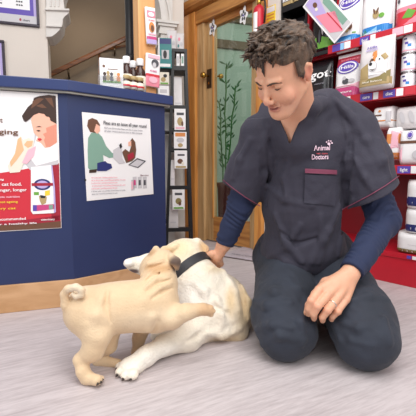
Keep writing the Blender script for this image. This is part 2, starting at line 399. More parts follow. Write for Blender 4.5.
# handrail
a = toloc(FS, 44, 78, -.12); b = toloc(FS, 137, 33.5, -.12)
h = empty('handrail', mw=FS @ Matrix.Translation((a[0], 0, a[1]))); dx = b[0]-a[0]; dz = b[1]-a[1]
mb = MB(); ang = math.atan2(dz, dx); T = Matrix.Rotation(-ang, 4, 'Y'); L = math.hypot(dx, dz)
mb.prism([(-.12-.02, -.02), (-.12+.02, -.02), (-.12+.024, .01), (-.12+.01, .027), (-.12-.01, .027), (-.12-.024, .01)], 0, L, M['rail'], T, axis='x'); mb.build('rail', h, bevel=.004)
for k in (.25, .75):
    mb = MB(); mb.tube([(dx*k, -.12, dz*k-.03), (dx*k, -.12, dz*k-.08), (dx*k, 0, dz*k-.09)], .01, M['bronze']); mb.build('bracket', h)
tag(h, 'dark brown wooden handrail rising along the brown staircase wall', 'handrail')
# door wall
mb = MB()
mb.box(-3.02, -2.83, 0, .12, 0, 2.6, M['wall']); mb.box(-2.83, -1.85, 0, .12, 2.06, 2.6, M['wall']); mb.box(-1.85, -1.745, 0, .45, 0, 2.6, M['wall'])
mb.box(-1.745, 0.4, .43, .5, 0, 2.6, M['wall']); struct(mb.build('wall_right', mw=FW))
# corridor behind the door
CF = P(225, 60, 5.0); CF.z = 0; FC = frame(CF, AD)
mb = MB(); mb.box(-1.2, 2.5, 0, .1, 0, 3.2, M['green']); struct(mb.build('wall_back', mw=FC))
mb = MB(); zz = toloc(FC, 225, 45)[1]; mb.box(-1.2, 2.5, -.05, 0, zz-.05, zz+.05, M['beam']); zz = toloc(FC, 225, 20)[1]; mb.box(-1.2, 2.5, -.05, 0, zz-.03, zz+.05, M['beam']); struct(mb.build('trim_4', mw=FC))
# door with frame
dr = empty('door_1', mw=FW @ Matrix.Translation((-2.3, 0, 0))); struct(dr)
T = Matrix.Translation((2.3, 0, 0))
mb = MB(); mb.box(-2.83, -2.66, -.03, .12, 0, 2.04, M['door'], T); mb.box(-2.665, -2.57, .0, .12, 0, 1.93, M['door_pale'], T)
mb.box(-1.93, -1.855, -.03, .12, 0, 2.04, M['door'], T); mb.box(-1.97, -1.93, .0, .12, 0, 1.93, M['door_pale'], T)
mb.box(-2.66, -1.93, -.02, .12, 1.93, 2.04, M['door_x'], T); mb.build('door_frame', dr, bevel=.004)
mb = MB(); mb.prism([(0, 2.04), (-.05, 2.05), (-.075, 2.07), (-.075, 2.13), (-.02, 2.13), (0, 2.13)], -2.95, -1.79, M['door_x'], T, axis='x'); mb.build('cornice', dr, bevel=.003)
lf = MB(); lf.box(-2.57, -2.475, .03, .075, .012, 1.93, M['door_pale'], T); lf.box(-2.03, -1.97, .03, .075, .012, 1.93, M['door_pale'], T)
lf.box(-2.475, -2.03, .03, .075, 1.875, 1.93, M['door_x'], T); lf.box(-2.475, -2.03, .03, .075, .012, .23, M['door_x'], T); lf.box(-2.48, -2.465, .02, .03, .22, 1.88, M['door'], T)
leaf = lf.build('door_leaf', dr, bevel=.003)
mb = MB(); mb.box(-2.475, -2.03, .05, .056, .23, 1.875, M['glass'], T); mb.build('glass_pane', dr)
hd = MB(); hd.box(-2.555, -2.50, .022, .03, 1.37, 1.53, M['bronze'], T)
hd.tube([(-2.53, .03, 1.47), (-2.53, -.03, 1.47)], .009, M['brass'], T)
hd.lathe([(0, -.02), (.02, -.017), (.027, 0), (.02, .017), (0, .02)], M['brass'], T @ Matrix.Translation((-2.53, -.04, 1.47)) @ Matrix.Rotation(math.pi/2, 4, 'X'))
hd.oval(-2.527, 1.41, .008, .014, M['brass'], off=-.021, T=T); hd.build('door_handle', dr)
# a second knob showing on the glass side
hd = MB(); hd.lathe([(0, -.02), (.016, -.017), (.022, 0), (.016, .017), (0, .02)], M['brass'], T @ Matrix.Translation((-2.455, .10, 1.47)) @ Matrix.Rotation(math.pi/2, 4, 'X')); hd.tube([(-2.455, .10, 1.47), (-2.49, .075, 1.47)], .007, M['brass'], T); hd.build('door_handle', dr)
def bs(px, py, s): return None
# skirting along the door wall is only at the reveal
mb = MB(); mb.box(-3.02, -2.83, -.015, 0, 0, .12, M['wall']); struct(mb.build('baseboard_right', mw=FW, bevel=.003))
# stickers on the door glass
for (px, py, lb) in ((212.5, 28, 'white flower sticker at top left of the door glass, beside the wide jamb'), (243.5, 15.5, 'white flower sticker at top right of the door glass, nearest the red extinguisher')):
    x, z = toloc(FW, px, py, .02); mb = MB()
    pts = []
    for k in range(40):
        a = 2*math.pi*k/40; r = .052+.013*math.cos(5*a); pts.append((r*.75*math.cos(a), r*1.15*math.sin(a)))
    mb.prism(pts, -.002, 0, M['white'])
    for k in range(5):
        a = 2*math.pi*k/5+.3; mb.oval(.017*math.cos(a), .028*math.sin(a), .009, .014, M['greyd'], off=.003, n=10)
    mb.oval(0, 0, .008, .008, M['purple'], off=.0035, n=10)
    o = mb.build('glass_sticker', mw=FW @ Matrix.Translation((x, .022, z))); tag(o, lb, 'sticker', 'flower stickers on the door glass')
# potted bamboo behind the door glass
pl = P(226, 235, 3.6); pc = MV*(D0+.30)+UV*(toloc(FW, 225, 200, .3)[0]); pc.z = 0
pp = empty('potted_bamboo', pc)
mb = MB(); mb.lathe([(.055, .0), (.06, .01), (.075, .48), (.085, .5), (.085, .53), (.07, .53), (.065, .5)], M['pot']); mb.build('pot', pp)
mb = MB(); mb.lathe([(.0, .5), (.068, .505), (.0, .512)], M['soil']); mb.build('soil', pp)
rr = random.Random(5)
for k, (dx, top, ln) in enumerate([(0.0, 1.62, .0), (-.03, 1.30, -.05), (.03, 1.42, .09)]):
    pts = [Vector((dx+ln*(t**1.5)*1.2, rr.uniform(-.01, .01), .5+(top-.5)*t)) for t in [i/10 for i in range(11)]]
    mb = MB(); mb.tube([UV*p.x+MV*p.y+Z*p.z for p in pts], .007, M['stem']); st = mb.build('stem', pp)
    lf = MB()
    for i in range(2, 11):
        for q in range(3 if i < 10 else 5):
            p = pts[i]+Vector((0, 0, rr.uniform(-.06, .02))); a = rr.uniform(0, 6.28); l = rr.uniform(.03, .055); up = rr.uniform(.3, 1.2)
            d = Vector((math.cos(a), .5*math.sin(a), up)).normalized(); tip = p+d*l*1.7; mid = p+d*l; sd = d.cross(Vector((0, 1, .2))).normalized()*.010
            W = lambda v: UV*v.x+MV*v.y+Z*v.z
            lf.add([W(p), W(mid+sd), W(tip), W(mid-sd), W(mid+Vector((0, -.005, 0)))], [(0, 1, 4), (1, 2, 4), (2, 3, 4), (3, 0, 4)], M['leaf'])
    lf.build('leaves', st)
tag(pp, 'tall green bamboo plant in a dark red pot behind the door glass', 'plant')
# fire extinguisher on the right of the door frame
x, z = toloc(FW, 257.5, 24, -.1); ex = empty('fire_extinguisher', mw=FW @ Matrix.Translation((x, -.085, z-.14)) @ Matrix.Scale(1.15, 4))
mb = MB(); mb.lathe([(0, 0), (.03, 0), (.036, .01), (.036, .2), (.03, .222), (.014, .235), (.014, .245)], M['red']); cyl = mb.build('cylinder', ex)
mb = MB(); mb.lathe([(.0366, .06), (.0368, .06), (.0368, .17), (.0366, .17)], M['white'], seg=20)
o = MB(); 
vs = []; fs = []
for i in range(9):
    a = -math.pi/2-.45+i*.9/8; 
    for zz in (.045, .185): vs.append((.0372*math.cos(a), .0372*math.sin(a), zz))
for i in range(8): fs.append((2*i, 2*i+2, 2*i+3, 2*i+1))
o.add(vs, fs, M['white']); o.build('label_sticker', ex)
mb = MB(); mb.lathe([(0, .235), (.014, .235), (.016, .27), (0, .275)], M['brass']); mb.build('valve', ex)
mb = MB(); mb.box(-.06, .03, -.009, .009, .268, .278, M['black'], Matrix.Rotation(.35, 4, 'Y')); mb.box(-.07, .02, -.009, .009, .28, .29, M['black'], Matrix.Rotation(.1, 4, 'Y')); mb.build('handle', ex, bevel=.002)
mb = MB(); mb.tube([(.014, 0, .26), (.045, 0, .255), (.052, 0, .2), (.045, 0, .12)], .006, M['black']); mb.build('hose', ex)
mb = MB(); mb.box(-.02, .02, .03, .072, .1, .13, M['black']); mb.build('wall_bracket', ex)
tag(ex, 'small red fire extinguisher with black handle hung right of the door', 'fire extinguisher')
# yellow notice
(x0, z0), (x1, z1) = toloc(FW, 265.5, 30, -.002), toloc(FW, 275.5, 4, -.002)
mb = MB(); mb.box(x0, x1, -.003, 0, z0, z1, M['yellow']); mb.rect(x0+.005, x1-.005, z0+(z1-z0)*.72, z1-.006, M['white'], off=.004); 
for k in range(4): mb.rect(x0+.008, x1-.01, z0+.02+k*.022, z0+.029+k*.022, M['orange'], off=.004)
tag(mb.build('notice', mw=FW @ Matrix.Translation((0, 0, 0))), 'narrow yellow notice on the wall right of the red extinguisher', 'notice')
# ================================================================== COUNTER
def gy(px, py): d = ray(px, py); t = -.66/d.z; return CAM+d*t
C1 = gy(75, 305); C1.z = 0
LD = Vector((.95, .31, 0)).normalized(); RD = MV
FL = frame(C1, LD); FR = frame(C1, RD)
rc = empty('reception_counter', C1); 
def loc2(v): return (v.x-C1.x, v.y-C1.y)
nL = LD.cross(Z); nR = RD.cross(Z)       # outward normals (towards the camera)
RL = .54; BK = .20
PLt = C1-LD*1.6; PRt = C1+RD*RL
def plan(o, back):   # offset outline: o = overhang to the front
    a = PLt+nL*o; e = PRt+nR*o+RD*o
    k = math.tan(math.acos(max(-1, min(1, LD.dot(RD))))/2); c = C1+nL*o+LD*(-0)+LD*(k*o)
    eb = PRt-nR*back+RD*o; cb = C1-nL*back-LD*(k*back); ab = PLt-nL*back
    return [loc2(v) for v in (a, c, e, eb, cb, ab)]
mb = MB(); mb.prism(plan(0, BK-.02), .130, 1.005, M['counter'], axis='z'); body = mb.build('counter_body', rc)
mb = MB(); mb.prism(plan(.012, BK-.03), 0, .130, M['skirt'], axis='z'); mb.build('skirting', rc, bevel=.003)
mb = MB(); mb.prism(plan(.035, BK), 1.012, 1.06, M['counter_edge'], axis='z'); mb.build('countertop', rc, bevel=.004)
mb = MB(); mb.prism(plan(.022, BK-.01), 1.003, 1.012, M['edge_trim'], axis='z'); mb.build('edge_strip', rc)
tag(rc, 'navy blue angled reception counter with light wooden skirting', 'counter')
# ---- posters (drawn in the plane of the panel they are stuck on)
def poster(name, F, corners, off=.003):
    """corners: tl, tr, br, bl in px; returns MB in frame-local coordinates and the px mapper"""
    q = [toloc(F, a, b, -off) for a, b in corners]; mb = MB(); mb.prism(q, -off, 0, M['paper'])
    return mb, (lambda lst: [toloc(F, a, b, -off) for a, b in lst]), off
def pp_(mb, mp, pts, m, lv=1, off=.003): mb.poly(mp(pts), M[m], off=off+.0005*lv)
OF = .003
mb, mp, _ = poster('poster', FL, [(-38, 88), (57.5, 94), (61.5, 228), (-38, 234)])
g = lambda pts, m, lv=1: pp_(mb, mp, pts, m, lv)
g([(-37, 89), (56, 95), (59, 170), (40, 172), (20, 176), (0, 178), (-37, 180)], 'white')
g([(-37, 89), (20, 92), (24, 120), (18, 165), (-37, 170)], 'greyl', 2) if False else None
g([(-37, 178), (0, 173), (20, 170), (59, 163), (61, 227), (-37, 233)], 'redp', 2)
g([(-37, 221), (10, 222), (60.5, 215), (61, 227), (-37, 233)], 'redd', 3)
g([(-37, 226), (30, 224), (60.7, 221), (61, 227.5), (-37, 233)], 'brown', 4)
g([(48, 166), (59, 164), (60.5, 220), (52, 221)], 'redd', 3)
# woman: white sleeve, face, hair
g([(35, 128), (56.5, 125), (58.5, 165), (30, 170), (24, 162), (27, 150), (34, 146)], 'greyl', 3)
g([(38, 132), (57, 128), (58.3, 160), (36, 166), (30, 158)], 'white', 4)
g([(31, 120), (34, 112), (42, 108), (54, 110), (56.6, 130), (56.7, 143), (50, 147), (45, 148), (41, 143), (36, 141), (38, 137), (34, 133)], 'skinp', 5)
g([(46, 128), (56.6, 124), (57, 142), (50, 147), (46, 147), (44, 140), (47, 134)], 'skinp2', 6)
g([(24, 121), (22, 116), (28, 107), (33, 103), (34, 98), (40, 96), (49, 95), (55.8, 96), (56.6, 124), (53, 122), (49, 117), (44, 114), (39, 113), (34, 115), (30, 119), (26, 122)], 'brown_d', 7)
for (a_, b_, r_) in ((26, 117, 2.6), (30, 112, 3), (36, 110, 3), (42, 111, 3), (48, 114, 3.2), (53, 119, 3)):
    g([(a_+r_*math.cos(t), b_+r_*.9*math.sin(t)) for t in [k*math.pi/5 for k in range(10)]], 'brown_d', 7.5)
g([(33, 101), (39, 98), (44, 99), (38, 104), (31, 109)], 'brown', 8); g([(45, 98), (52, 98), (54, 108), (50, 104)], 'brown', 8); g([(36, 106), (42, 104), (47, 108), (42, 108)], 'brown', 8)
g([(35.5, 127.2), (39.5, 126), (42, 127.2), (39.5, 127)], 'brown_d', 8); g([(36.2, 130.5), (39, 130), (41, 131), (38.5, 131.6)], 'brown_d', 8)
g([(37.6, 138.6), (40.5, 138.2), (42, 139.6), (40, 141), (38.4, 140.2)], 'redp', 8); g([(43, 134), (50, 131), (54, 136), (48, 142)], 'skinp2', 6.5)
# kitten
g([(17, 140), (21, 136), (23, 140), (29, 138), (34, 141), (33, 150), (30, 158), (24, 163), (20, 172), (10, 173), (8, 166), (14, 155), (17, 148)], 'cream', 6)
g([(18, 139), (21, 137), (22, 142), (24, 150), (17, 160), (11, 167), (10, 162), (15, 154)], 'ginger', 7)
g([(27, 141), (33, 141), (32, 146), (28, 148), (24, 145)], 'ginger', 7)
g([(28, 150), (36, 146), (34, 156), (27, 164), (22, 163)], 'pink', 7)
# bag on the poster
g([(31, 167), (51, 165), (54, 179), (56, 211), (54, 213), (33, 214), (31, 211)], 'white', 8)
g([(51, 165), (52.5, 166), (55, 188), (56, 212), (54, 213), (53.5, 190)], 'lilac', 9)
c = mp([(42.5, 184.5)])[0]; mb.oval(c[0], c[1], .036, .026, M['navy'], off=OF+.0045); mb.oval(c[0], c[1], .026, .018, M['lilac'], off=OF+.005); mb.rect(c[0]-.045, c[0]+.045, c[1]-.006, c[1]+.007, M['redd'], off=OF+.0054)
g([(45, 191), (50, 190), (50, 195), (45, 196)], 'yellow', 9); g([(34, 192), (39, 192), (39, 195), (34, 195)], 'greenp', 9)
g([(39, 196), (42, 195), (47, 197), (46, 203), (42, 205), (40, 201)], 'tan', 9); g([(40, 195), (46, 196), (45, 198), (41, 198)], 'blackp', 10)
g([(33, 205), (37, 205), (37, 211), (33, 211)], 'purple', 9); g([(37, 205), (54.5, 204), (54.8, 209), (37, 211)], 'pinkhot', 9); g([(49, 205), (53, 204.5), (53, 209), (49, 209.3)], 'leafp', 10)
def tx(mb, F, s, px, py, hpx, m, wpx=None, off=.0075, right=False, slope=None):
    """text whose baseline starts at px,py with a height in px"""
    a = toloc(F, px, py, -OF); b = toloc(F, px, py-hpx, -OF); size = (b[1]-a[1])/.72
    v, _ = textgeo(s); W = max(q[0] for q in v)
    if wpx: w = toloc(F, px+wpx, py, -OF)[0]-a[0]
    else: w = W*size
    x = a[0]-w if right else a[0]
    mb.text(s, x, a[1], size, M[m], off=off, width=w)
tx(mb, FL, 't', 0.3, 122.5, 5, 'brown', off=.0075)
tx(mb, FL, 'all about', 3, 122.5, 5, 'brown', right=True) if False else None
tx(mb, FL, 'aging', 18.5, 134.5, 5, 'brown', wpx=24, right=True)
tx(mb, FL, 'Tested\u2122', 4, 182, 3, 'white', right=True); tx(mb, FL, '7+ cat food.', 22, 185.5, 3.2, 'white', wpx=27, right=True)
tx(mb, FL, 'staying younger, longer', 27, 191, 3, 'white', wpx=48, right=True)
tx(mb, FL, 'with complete nutrition', 20, 197.5, 2.2, 'pink', wpx=36, right=True); tx(mb, FL, 'helps against ageing', 18, 202.5, 2.2, 'yellow', wpx=34, right=True)
tx(mb, FL, 'in every cat', 16, 209, 2.2, 'yellow', wpx=30, right=True); tx(mb, FL, 'Veterinary Recommended', 26, 219.5, 2.6, 'white', wpx=50, right=True); tx(mb, FL, 'for a healthy life', 37, 223.5, 1.7, 'white', wpx=40, right=True)
tx(mb, FL, 'veterinary', 41, 220.5, 2, 'white', wpx=14)
tag(mb.build('poster', mw=FL.copy()), 'large red and white cat food poster of a woman kissing a kitten', 'poster')
# ---- flea poster
mb, mp, _ = poster('poster', FR, [(82, 112), (150, 119), (153.5, 194), (87, 201)])
g = lambda pts, m, lv=1: pp_(mb, mp, pts, m, lv)
g([(83.5, 113.5), (149, 120), (152.5, 192.5), (88, 199.5)], 'white')
g([(86, 160), (118, 158), (150, 158), (151, 172), (88, 174)], 'greyl', 2) if False else None
g([(92, 118), (97, 120), (100, 125), (99, 131), (95, 133), (90, 132), (87, 126), (88, 120)], 'brown', 3)
g([(96, 124), (99.5, 126), (100, 131), (97, 134), (94, 131)], 'skinp', 4)
g([(91, 133), (97, 132), (102, 137), (106, 146), (112, 153), (119, 154), (118, 157), (109, 158), (103, 155), (104, 168), (92, 172), (88, 168), (87.5, 150), (88, 138)], 'leafp', 3)
g([(88, 138), (92, 136), (95, 150), (96, 168), (91, 172), (88, 168)], 'teal', 4) if False else None
g([(97, 163), (105, 161), (107, 163), (111, 164), (112, 168), (106, 171), (97, 171)], 'navy', 5)
g([(89, 170), (97, 169), (96, 172.5), (89, 173)], 'brown_d', 5)
g([(113, 150), (120, 146), (122, 149), (122, 158), (125, 163), (119, 164), (113, 158)], 'greyl', 4)
g([(119, 145), (121, 143), (122, 147), (120, 149)], 'blackp', 5)
g([(130, 141), (132, 138), (135, 142), (136, 150), (135, 158), (132, 161), (126, 163), (124, 158), (122, 152), (125, 149), (129, 152), (131, 146)], 'brown', 5)
g([(128, 142), (131, 141), (131, 146), (128, 146)], 'skinp', 6); g([(127, 155), (133, 152), (134, 157), (128, 161)], 'redd', 6)
g([(128, 165), (137, 158), (146, 161), (138, 168)], 'greyd', 4); g([(129.5, 165), (137, 159.5), (144, 161.6), (137.5, 167)], 'greyl', 5)
g([(131, 180), (134, 179.5), (134.5, 190), (131, 190.5)], 'greyl', 3); 
for k in range(3):
    x0 = 132.5+k*5; g([(x0, 177), (x0+4, 176.6), (x0+4.3, 188), (x0+.3, 188.5)], 'greyl', 3); g([(x0+1, 180), (x0+3, 180), (x0+3.2, 185), (x0+1, 185.4)], ['pinkhot', 'greyd', 'greyd'][k], 4)
g([(131, 182), (132.5, 181), (133, 189), (131.3, 189.5)], 'pink', 5)
g([(84, 179), (86, 179), (86.2, 181), (84.2, 181)], 'blackp', 3)
tx(mb, FR, 'Fleas are an issue all year round', 103, 124.3, 3.6, 'greyd', wpx=43); 
tx(mb, FR, 'Did you know that fleas can live in your home', 104, 128.5, 1.6, 'grey', wpx=38); tx(mb, FR, 'all year round and not just in the summer', 104, 131.5, 1.6, 'grey', wpx=38)
for i in range(7): tx(mb, FR, 'Ask us about year round flea protection for pets'[i:], 91, 178.2+i*2.75, 1.3, 'rose' if i not in (5, 6) else 'grey', wpx=34 if i % 2 else 26)
tx(mb, FR, 'flea care', 140, 176, 1.6, 'maroon', wpx=8)
tag(mb.build('poster', mw=FR.copy()), 'white flea advice poster on the right panel of the blue counter', 'poster')
# ---- framed charts on the left wall
def framed(corners, art, label, group=None):
    F = FA; q = [toloc(F, a, b, -.02) for a, b in corners]; x0 = min(a for a, b in q[:1]+q[3:]); x1 = (q[1][0]+q[2][0])/2; z0 = (q[2][1]+q[3][1])/2; z1 = (q[0][1]+q[1][1])/2; x0 = (q[0][0]+q[3][0])/2
    e = empty('framed_chart', mw=F @ Matrix.Translation(((x0+x1)/2, 0, z0))); w = (x1-x0)/2; h = z1-z0
    fm = mat('frame_dark', '#2c2030', .35); mb = MB(); t = .018
    mb.box(-w, w, -.022, 0, 0, t, fm); mb.box(-w, w, -.022, 0, h-t, h, fm); mb.box(-w, -w+t, -.022, 0, t, h-t, fm); mb.box(w-t, w, -.022, 0, t, h-t, fm); mb.build('frame', e, bevel=.003)
    mb = MB(); mb.box(-w+t, w-t, -.010, 0, t, h-t, M['lilac']); art(mb, w, h, t); mb.build('chart', e)
    tag(e, label, 'picture', group)
def art1(mb, w, h, t):
    mb.rect(-w+t, w-t, t, t+.06, M['greyl'], off=.0105); mb.rect(-w+t, w-t-.03, t+.06, t+.10, M['purple'], off=.0105)
    mb.rect(-w+t, w-t-.045, t+.10, h-t, M['white'], off=.011); mb.rect(w-t-.045, w-t-.02, t+.06, h-t, M['purple'], off=.0112)
    mb.rect(w-t-.02, w-t, t, h-t, M['navy'], off=.011) if False else None
    mb.rect(-w+t, w-t-.045, h-t-.07, h-t, M['sky'], off=.0115)
    for i, z in enumerate((.13, .155, .18, .215)):
        for k in range(3):
            for q in range(3 if i < 3 else 1): mb.oval(w-t-.10-k*.14-q*.016, t+z, .007, .006, M['redd'] if i > 2 else M['greyd'], off=.013, n=8)
    mb.text('chart', w-t-.10, t+.018, .02, M['blackp'], off=.0115, width=.05); mb.oval(w-t-.115, t+.026, .008, .01, M['redd'], off=.0115, n=10)
framed([(-45, -36), (38.5, -32), (38, 27.5), (-45, 18)], art1, 'framed health chart in lilac and white at top left of the wall')
def art2(mb, w, h, t):
    mb.rect(-w+t+.02, w-t-.02, t+.02, h-t-.02, M['white'], off=.011); mb.rect(-w+t+.04, w-t-.04, t+.1, h-t-.1, M['sky'], off=.0115)
framed([(-60, 34), (4.5, 40.5), (5.5, 80), (-60, 78)], art2, 'dark framed print behind the counter, only its right edge in view')
# ---- timber post and black pole
pz = P(144.8, 60, 2.36); th = math.atan2(AD.y, AD.x)
mb = MB(); mb.box(-.055, .055, -.045, .045, 0, 2.5, M['post']); o = mb.build('timber_post', mw=Matrix.Translation((pz.x, pz.y, 0)) @ Matrix.Rotation(.55, 4, 'Z'), bevel=.006); tag(o, 'square orange pine post standing behind the counter end', 'post')
bz = P(130, 40, 2.55); o = empty('display_pole', (bz.x, bz.y, 0))
mb = MB(); mb.lathe([(.12, 0), (.12, .012), (.02, .02)], M['black'], seg=24); mb.build('base', o)
mb = MB(); mb.tube([(0, 0, .015), (0, 0, 2.3)], .029, M['black'], seg=14); mb.build('pole', o)
mb = MB(); mb.tube([(.03, 0, 1.22), (.032, 0, 1.55), (.02, 0, 2.3)], [.022, .026, .016], M['black_soft'], seg=10); mb.build('fabric_roll', o)
mb = MB(); mb.lathe([(.022, 1.36), (.038, 1.365), (.038, 1.41), (.022, 1.415)], M['black']); mb.build('collar', o)
tag(o, 'black pole standing left of the timber post', 'pole')
# ---- things on the counter
FT = frame(Vector((0, 0, 1.06)), RD)
def onc(px, back, Y=None):   # point on the counter top: along the right panel at px, "back" metres behind its front edge
    p = toloc(FR, px, 88, back); return C1+RD*p[0]-nR*back+Z*1.06
def facing(p, yaw=0): return Matrix.Translation(p) @ Matrix.Rotation(yaw, 4, 'Z')
# leaflet holder with dog picture
p = onc(112, .05); h = empty('leaflet_holder', mw=facing(p, .30))
mb = MB(); mb.box(-.058, .058, -.012, .012, 0, .155, M['white']); mb.rect(-.05, .05, .02, .14, M['paper'], off=.0125)
for k, c in enumerate(('brown_d', 'tan', 'greyd', 'cream', 'orange')): mb.oval(-.035+k*.017, .055+.006*(k % 2), .010, .016, M[c], off=.013+.0003*k, n=12); mb.oval(-.035+k*.017, .078+.006*(k % 2), .008, .009, M[c], off=.0135+.0003*k, n=12)
mb.rect(-.045, .045, .035, .044, M['greenp'], off=.0155); mb.oval(-.038, .115, .007, .007, M['brown'], off=.013, n=12); mb.rect(-.02, .03, .1, .104, M['brown'], off=.013)
mb.build('leaflet', h); mb = MB(); mb.box(-.068, .068, -.02, .016, -.0, .006, M['white']); mb.box(-.068, .068, -.018, -.0155, 0, .07, M['acrylic']); mb.build('stand', h)
tag(h, 'white upright card with a row of puppies, left on the counter', 'display card')
# bottles
def bottle(p, yaw, label, s=1.0):
    e = empty('bottle', mw=facing(p, yaw)); r = .026*s
    mb = MB(); mb.lathe([(0, 0), (r*.92, 0), (r, .006), (r, .105*s), (r*.9, .118*s), (r*.5, .135*s), (r*.48, .15*s), (0, .15*s)], M['amber']); mb.build('bottle_body', e)
    mb = MB(); mb.lathe([(r*.62, .142*s), (r*.66, .144*s), (r*.66, .172*s), (r*.6, .175*s), (0, .175*s)], M['cap']); mb.build('bottle_cap', e)
    mb = MB(); mb.lathe([(r*1.01, .018), (r*1.02, .018), (r*1.02, .092*s), (r*1.01, .092*s)], M['cream']); 
    for k, (a0, z0, z1, c) in enumerate(((-1.9, .055, .085, 'greenp'), (-1.6, .03, .05, 'redp'), (-1.3, .03, .045, 'orange'))):
        vs = []; 
        for i in range(5):
            a = a0+i*.14; vs += [(r*1.03*math.cos(a), r*1.03*math.sin(a), z0*s), (r*1.03*math.cos(a), r*1.03*math.sin(a), z1*s)]
        mb.add(vs, [(2*i, 2*i+2, 2*i+3, 2*i+1) for i in range(4)], M[c])
    mb.build('bottle_label', e); tag(e, label, 'bottle', 'brown bottles with white caps on the counter'); return e
bottle(onc(127, .10), .2, 'brown bottle with white cap, nearest the puppy card', 1.14)
bottle(onc(133.5, .14), .2, 'brown bottle with white cap, standing between two others', 1.12)
bottle(onc(140.5, .10), .2, 'brown bottle with white cap, nearest the timber post', 1.16)
for px_, lb in ((126, 'small jar with tan lid in front, nearest the puppy card'), (133, 'small jar with tan lid, middle of the front row of jars'), (139.5, 'small jar with tan lid in front, nearest the timber post')):
    p = onc(px_, .025); e = empty('jar', p)
    mb = MB(); mb.lathe([(0, 0), (.02, 0), (.022, .004), (.022, .055), (.018, .062), (0, .062)], M['amber']); mb.build('jar_body', e)
    mb = MB(); mb.lathe([(.0205, .06), (.0225, .062), (.0225, .078), (.0205, .08), (0, .08)], M['tan']); mb.build('jar_lid', e)
    mb = MB(); mb.lathe([(.0222, .012), (.0226, .012), (.0226, .05), (.0222, .05)], M['cream']); mb.lathe([(.0224, .024), (.0229, .024), (.0229, .034), (.0224, .034)], M['redp']); mb.build('jar_label', e)
    tag(e, lb, 'jar', 'small jars in front of the bottles')
# ---- pouch / bag builder
def bag(name, w, h, d, base, arts, mw, label, cat='bag', group=None, gusset=True, top=None, nx=14, nz=16, side=None, seal=True, flat=False):
    """upright film bag: local x centred, z up from 0, front -y. arts(mb, surf) prints on it"""
    def prof(t):   # depth factor with height
        if flat: return 1-.16*abs(2*t-1)**6
        return max(.02, (min(1, t*7+.55))*(1-max(0, (t-.55)/.45)**1.6)) if seal else 1-.3*abs(2*t-1)**3
    def half(x, z):
        t = min(max(z/h, 0), 1); u = min(abs(2*x/w), 1); return d/2*prof(t)*(1-u**(12 if flat else 5))**.5+.002
    surf = lambda x, z: -half(x, z)
    mb = MB(); vs = []; fs = []
    for sgn in (-1, 1):
        for j in range(nz+1):
            for i in range(nx+1):
                u = -math.cos(math.pi*i/nx); z = h*j/nz; x = u*w/2*(1-.03*math.sin(math.pi*j/nz)*0); y = sgn*half(x, z); 
                vs.append((x, y, z))
    N = (nx+1)*(nz+1)
    for s_ in (0, 1):
        for j in range(nz):
            for i in range(nx):
                a = s_*N+j*(nx+1)+i; q = (a, a+1, a+nx+2, a+nx+1); fs.append(q if s_ == 0 else q[::-1])
    for j in range(nz):
        for i in (0, nx):
            a = j*(nx+1)+i; q = (a, a+nx+1, a+N+nx+1, a+N); fs.append(q if i == nx else q[::-1])
    for i in range(nx):
        for j in (0, nz):
            a = j*(nx+1)+i; q = (a, a+N, a+N+1, a+1); fs.append(q if j == 0 else q[::-1])
    b = len(mb.v); mb.add(vs, [f for f in fs], M[base], smooth=True)
    arts(mb, surf, w, h)
    o = mb.build(name, mw=mw); tag(o, label, cat, group); return o
def A_simple(bands, logo=None, txt=None, pics=()):
    def f(mb, surf, w, h):
        for z0, z1, m in bands:
            n = 16
            for i in range(n):
                xa = -w/2*.985+w*.985*i/n; xb = -w/2*.985+w*.985*(i+1)/n
                mb.rect(xa, xb, z0*h, z1*h, M[m], .002, surf)
        if logo:
            cx, cz, rx, rz, m1, m2, t = logo
            mb.oval(cx*w, cz*h, rx*w, rz*h, M[m1], 0.0035, surf, n=28); mb.oval(cx*w, cz*h, rx*w*.86, rz*h*.84, M[m2], 0.0041, surf, n=28); mb.oval(cx*w, cz*h, rx*w*.72, rz*h*.68, M[m1], 0.0047, surf, n=28)
            if t: mb.text(t, cx*w, cz*h-.22*rz*h, .5*rz*h*1.4, M['white'], .0065, surf, width=rx*w*1.25, center=True)
        for i, (kind, *a) in enumerate(pics):
            if kind == 'o': mb.oval(a[0]*w, a[1]*h, a[2]*w, a[3]*h, M[a[4]], .0038+.0004*i, surf, n=18, rot=a[5] if len(a) > 5 else 0)
            elif kind == 'r': mb.rect(a[0]*w, a[1]*w, a[2]*h, a[3]*h, M[a[4]], .0034+.0004*i, surf)
            elif kind == 'p': mb.poly([(p*w, q*h) for p, q in a[0]], M[a[1]], .0034+.0004*i, surf)
            elif kind == 't': mb.text(a[0], a[1]*w, a[2]*h, a[3]*h, M[a[4]], .0038+.0004*i, surf, width=a[5]*w if len(a) > 5 else None, center=True)
    return f
def wl(px, py, D=0): return toloc(FW, px, py, D)
def WM(s, y, z, yaw=0): return FW @ Matrix.Translation((s, y, z)) @ Matrix.Rotation(yaw, 4, 'Z')
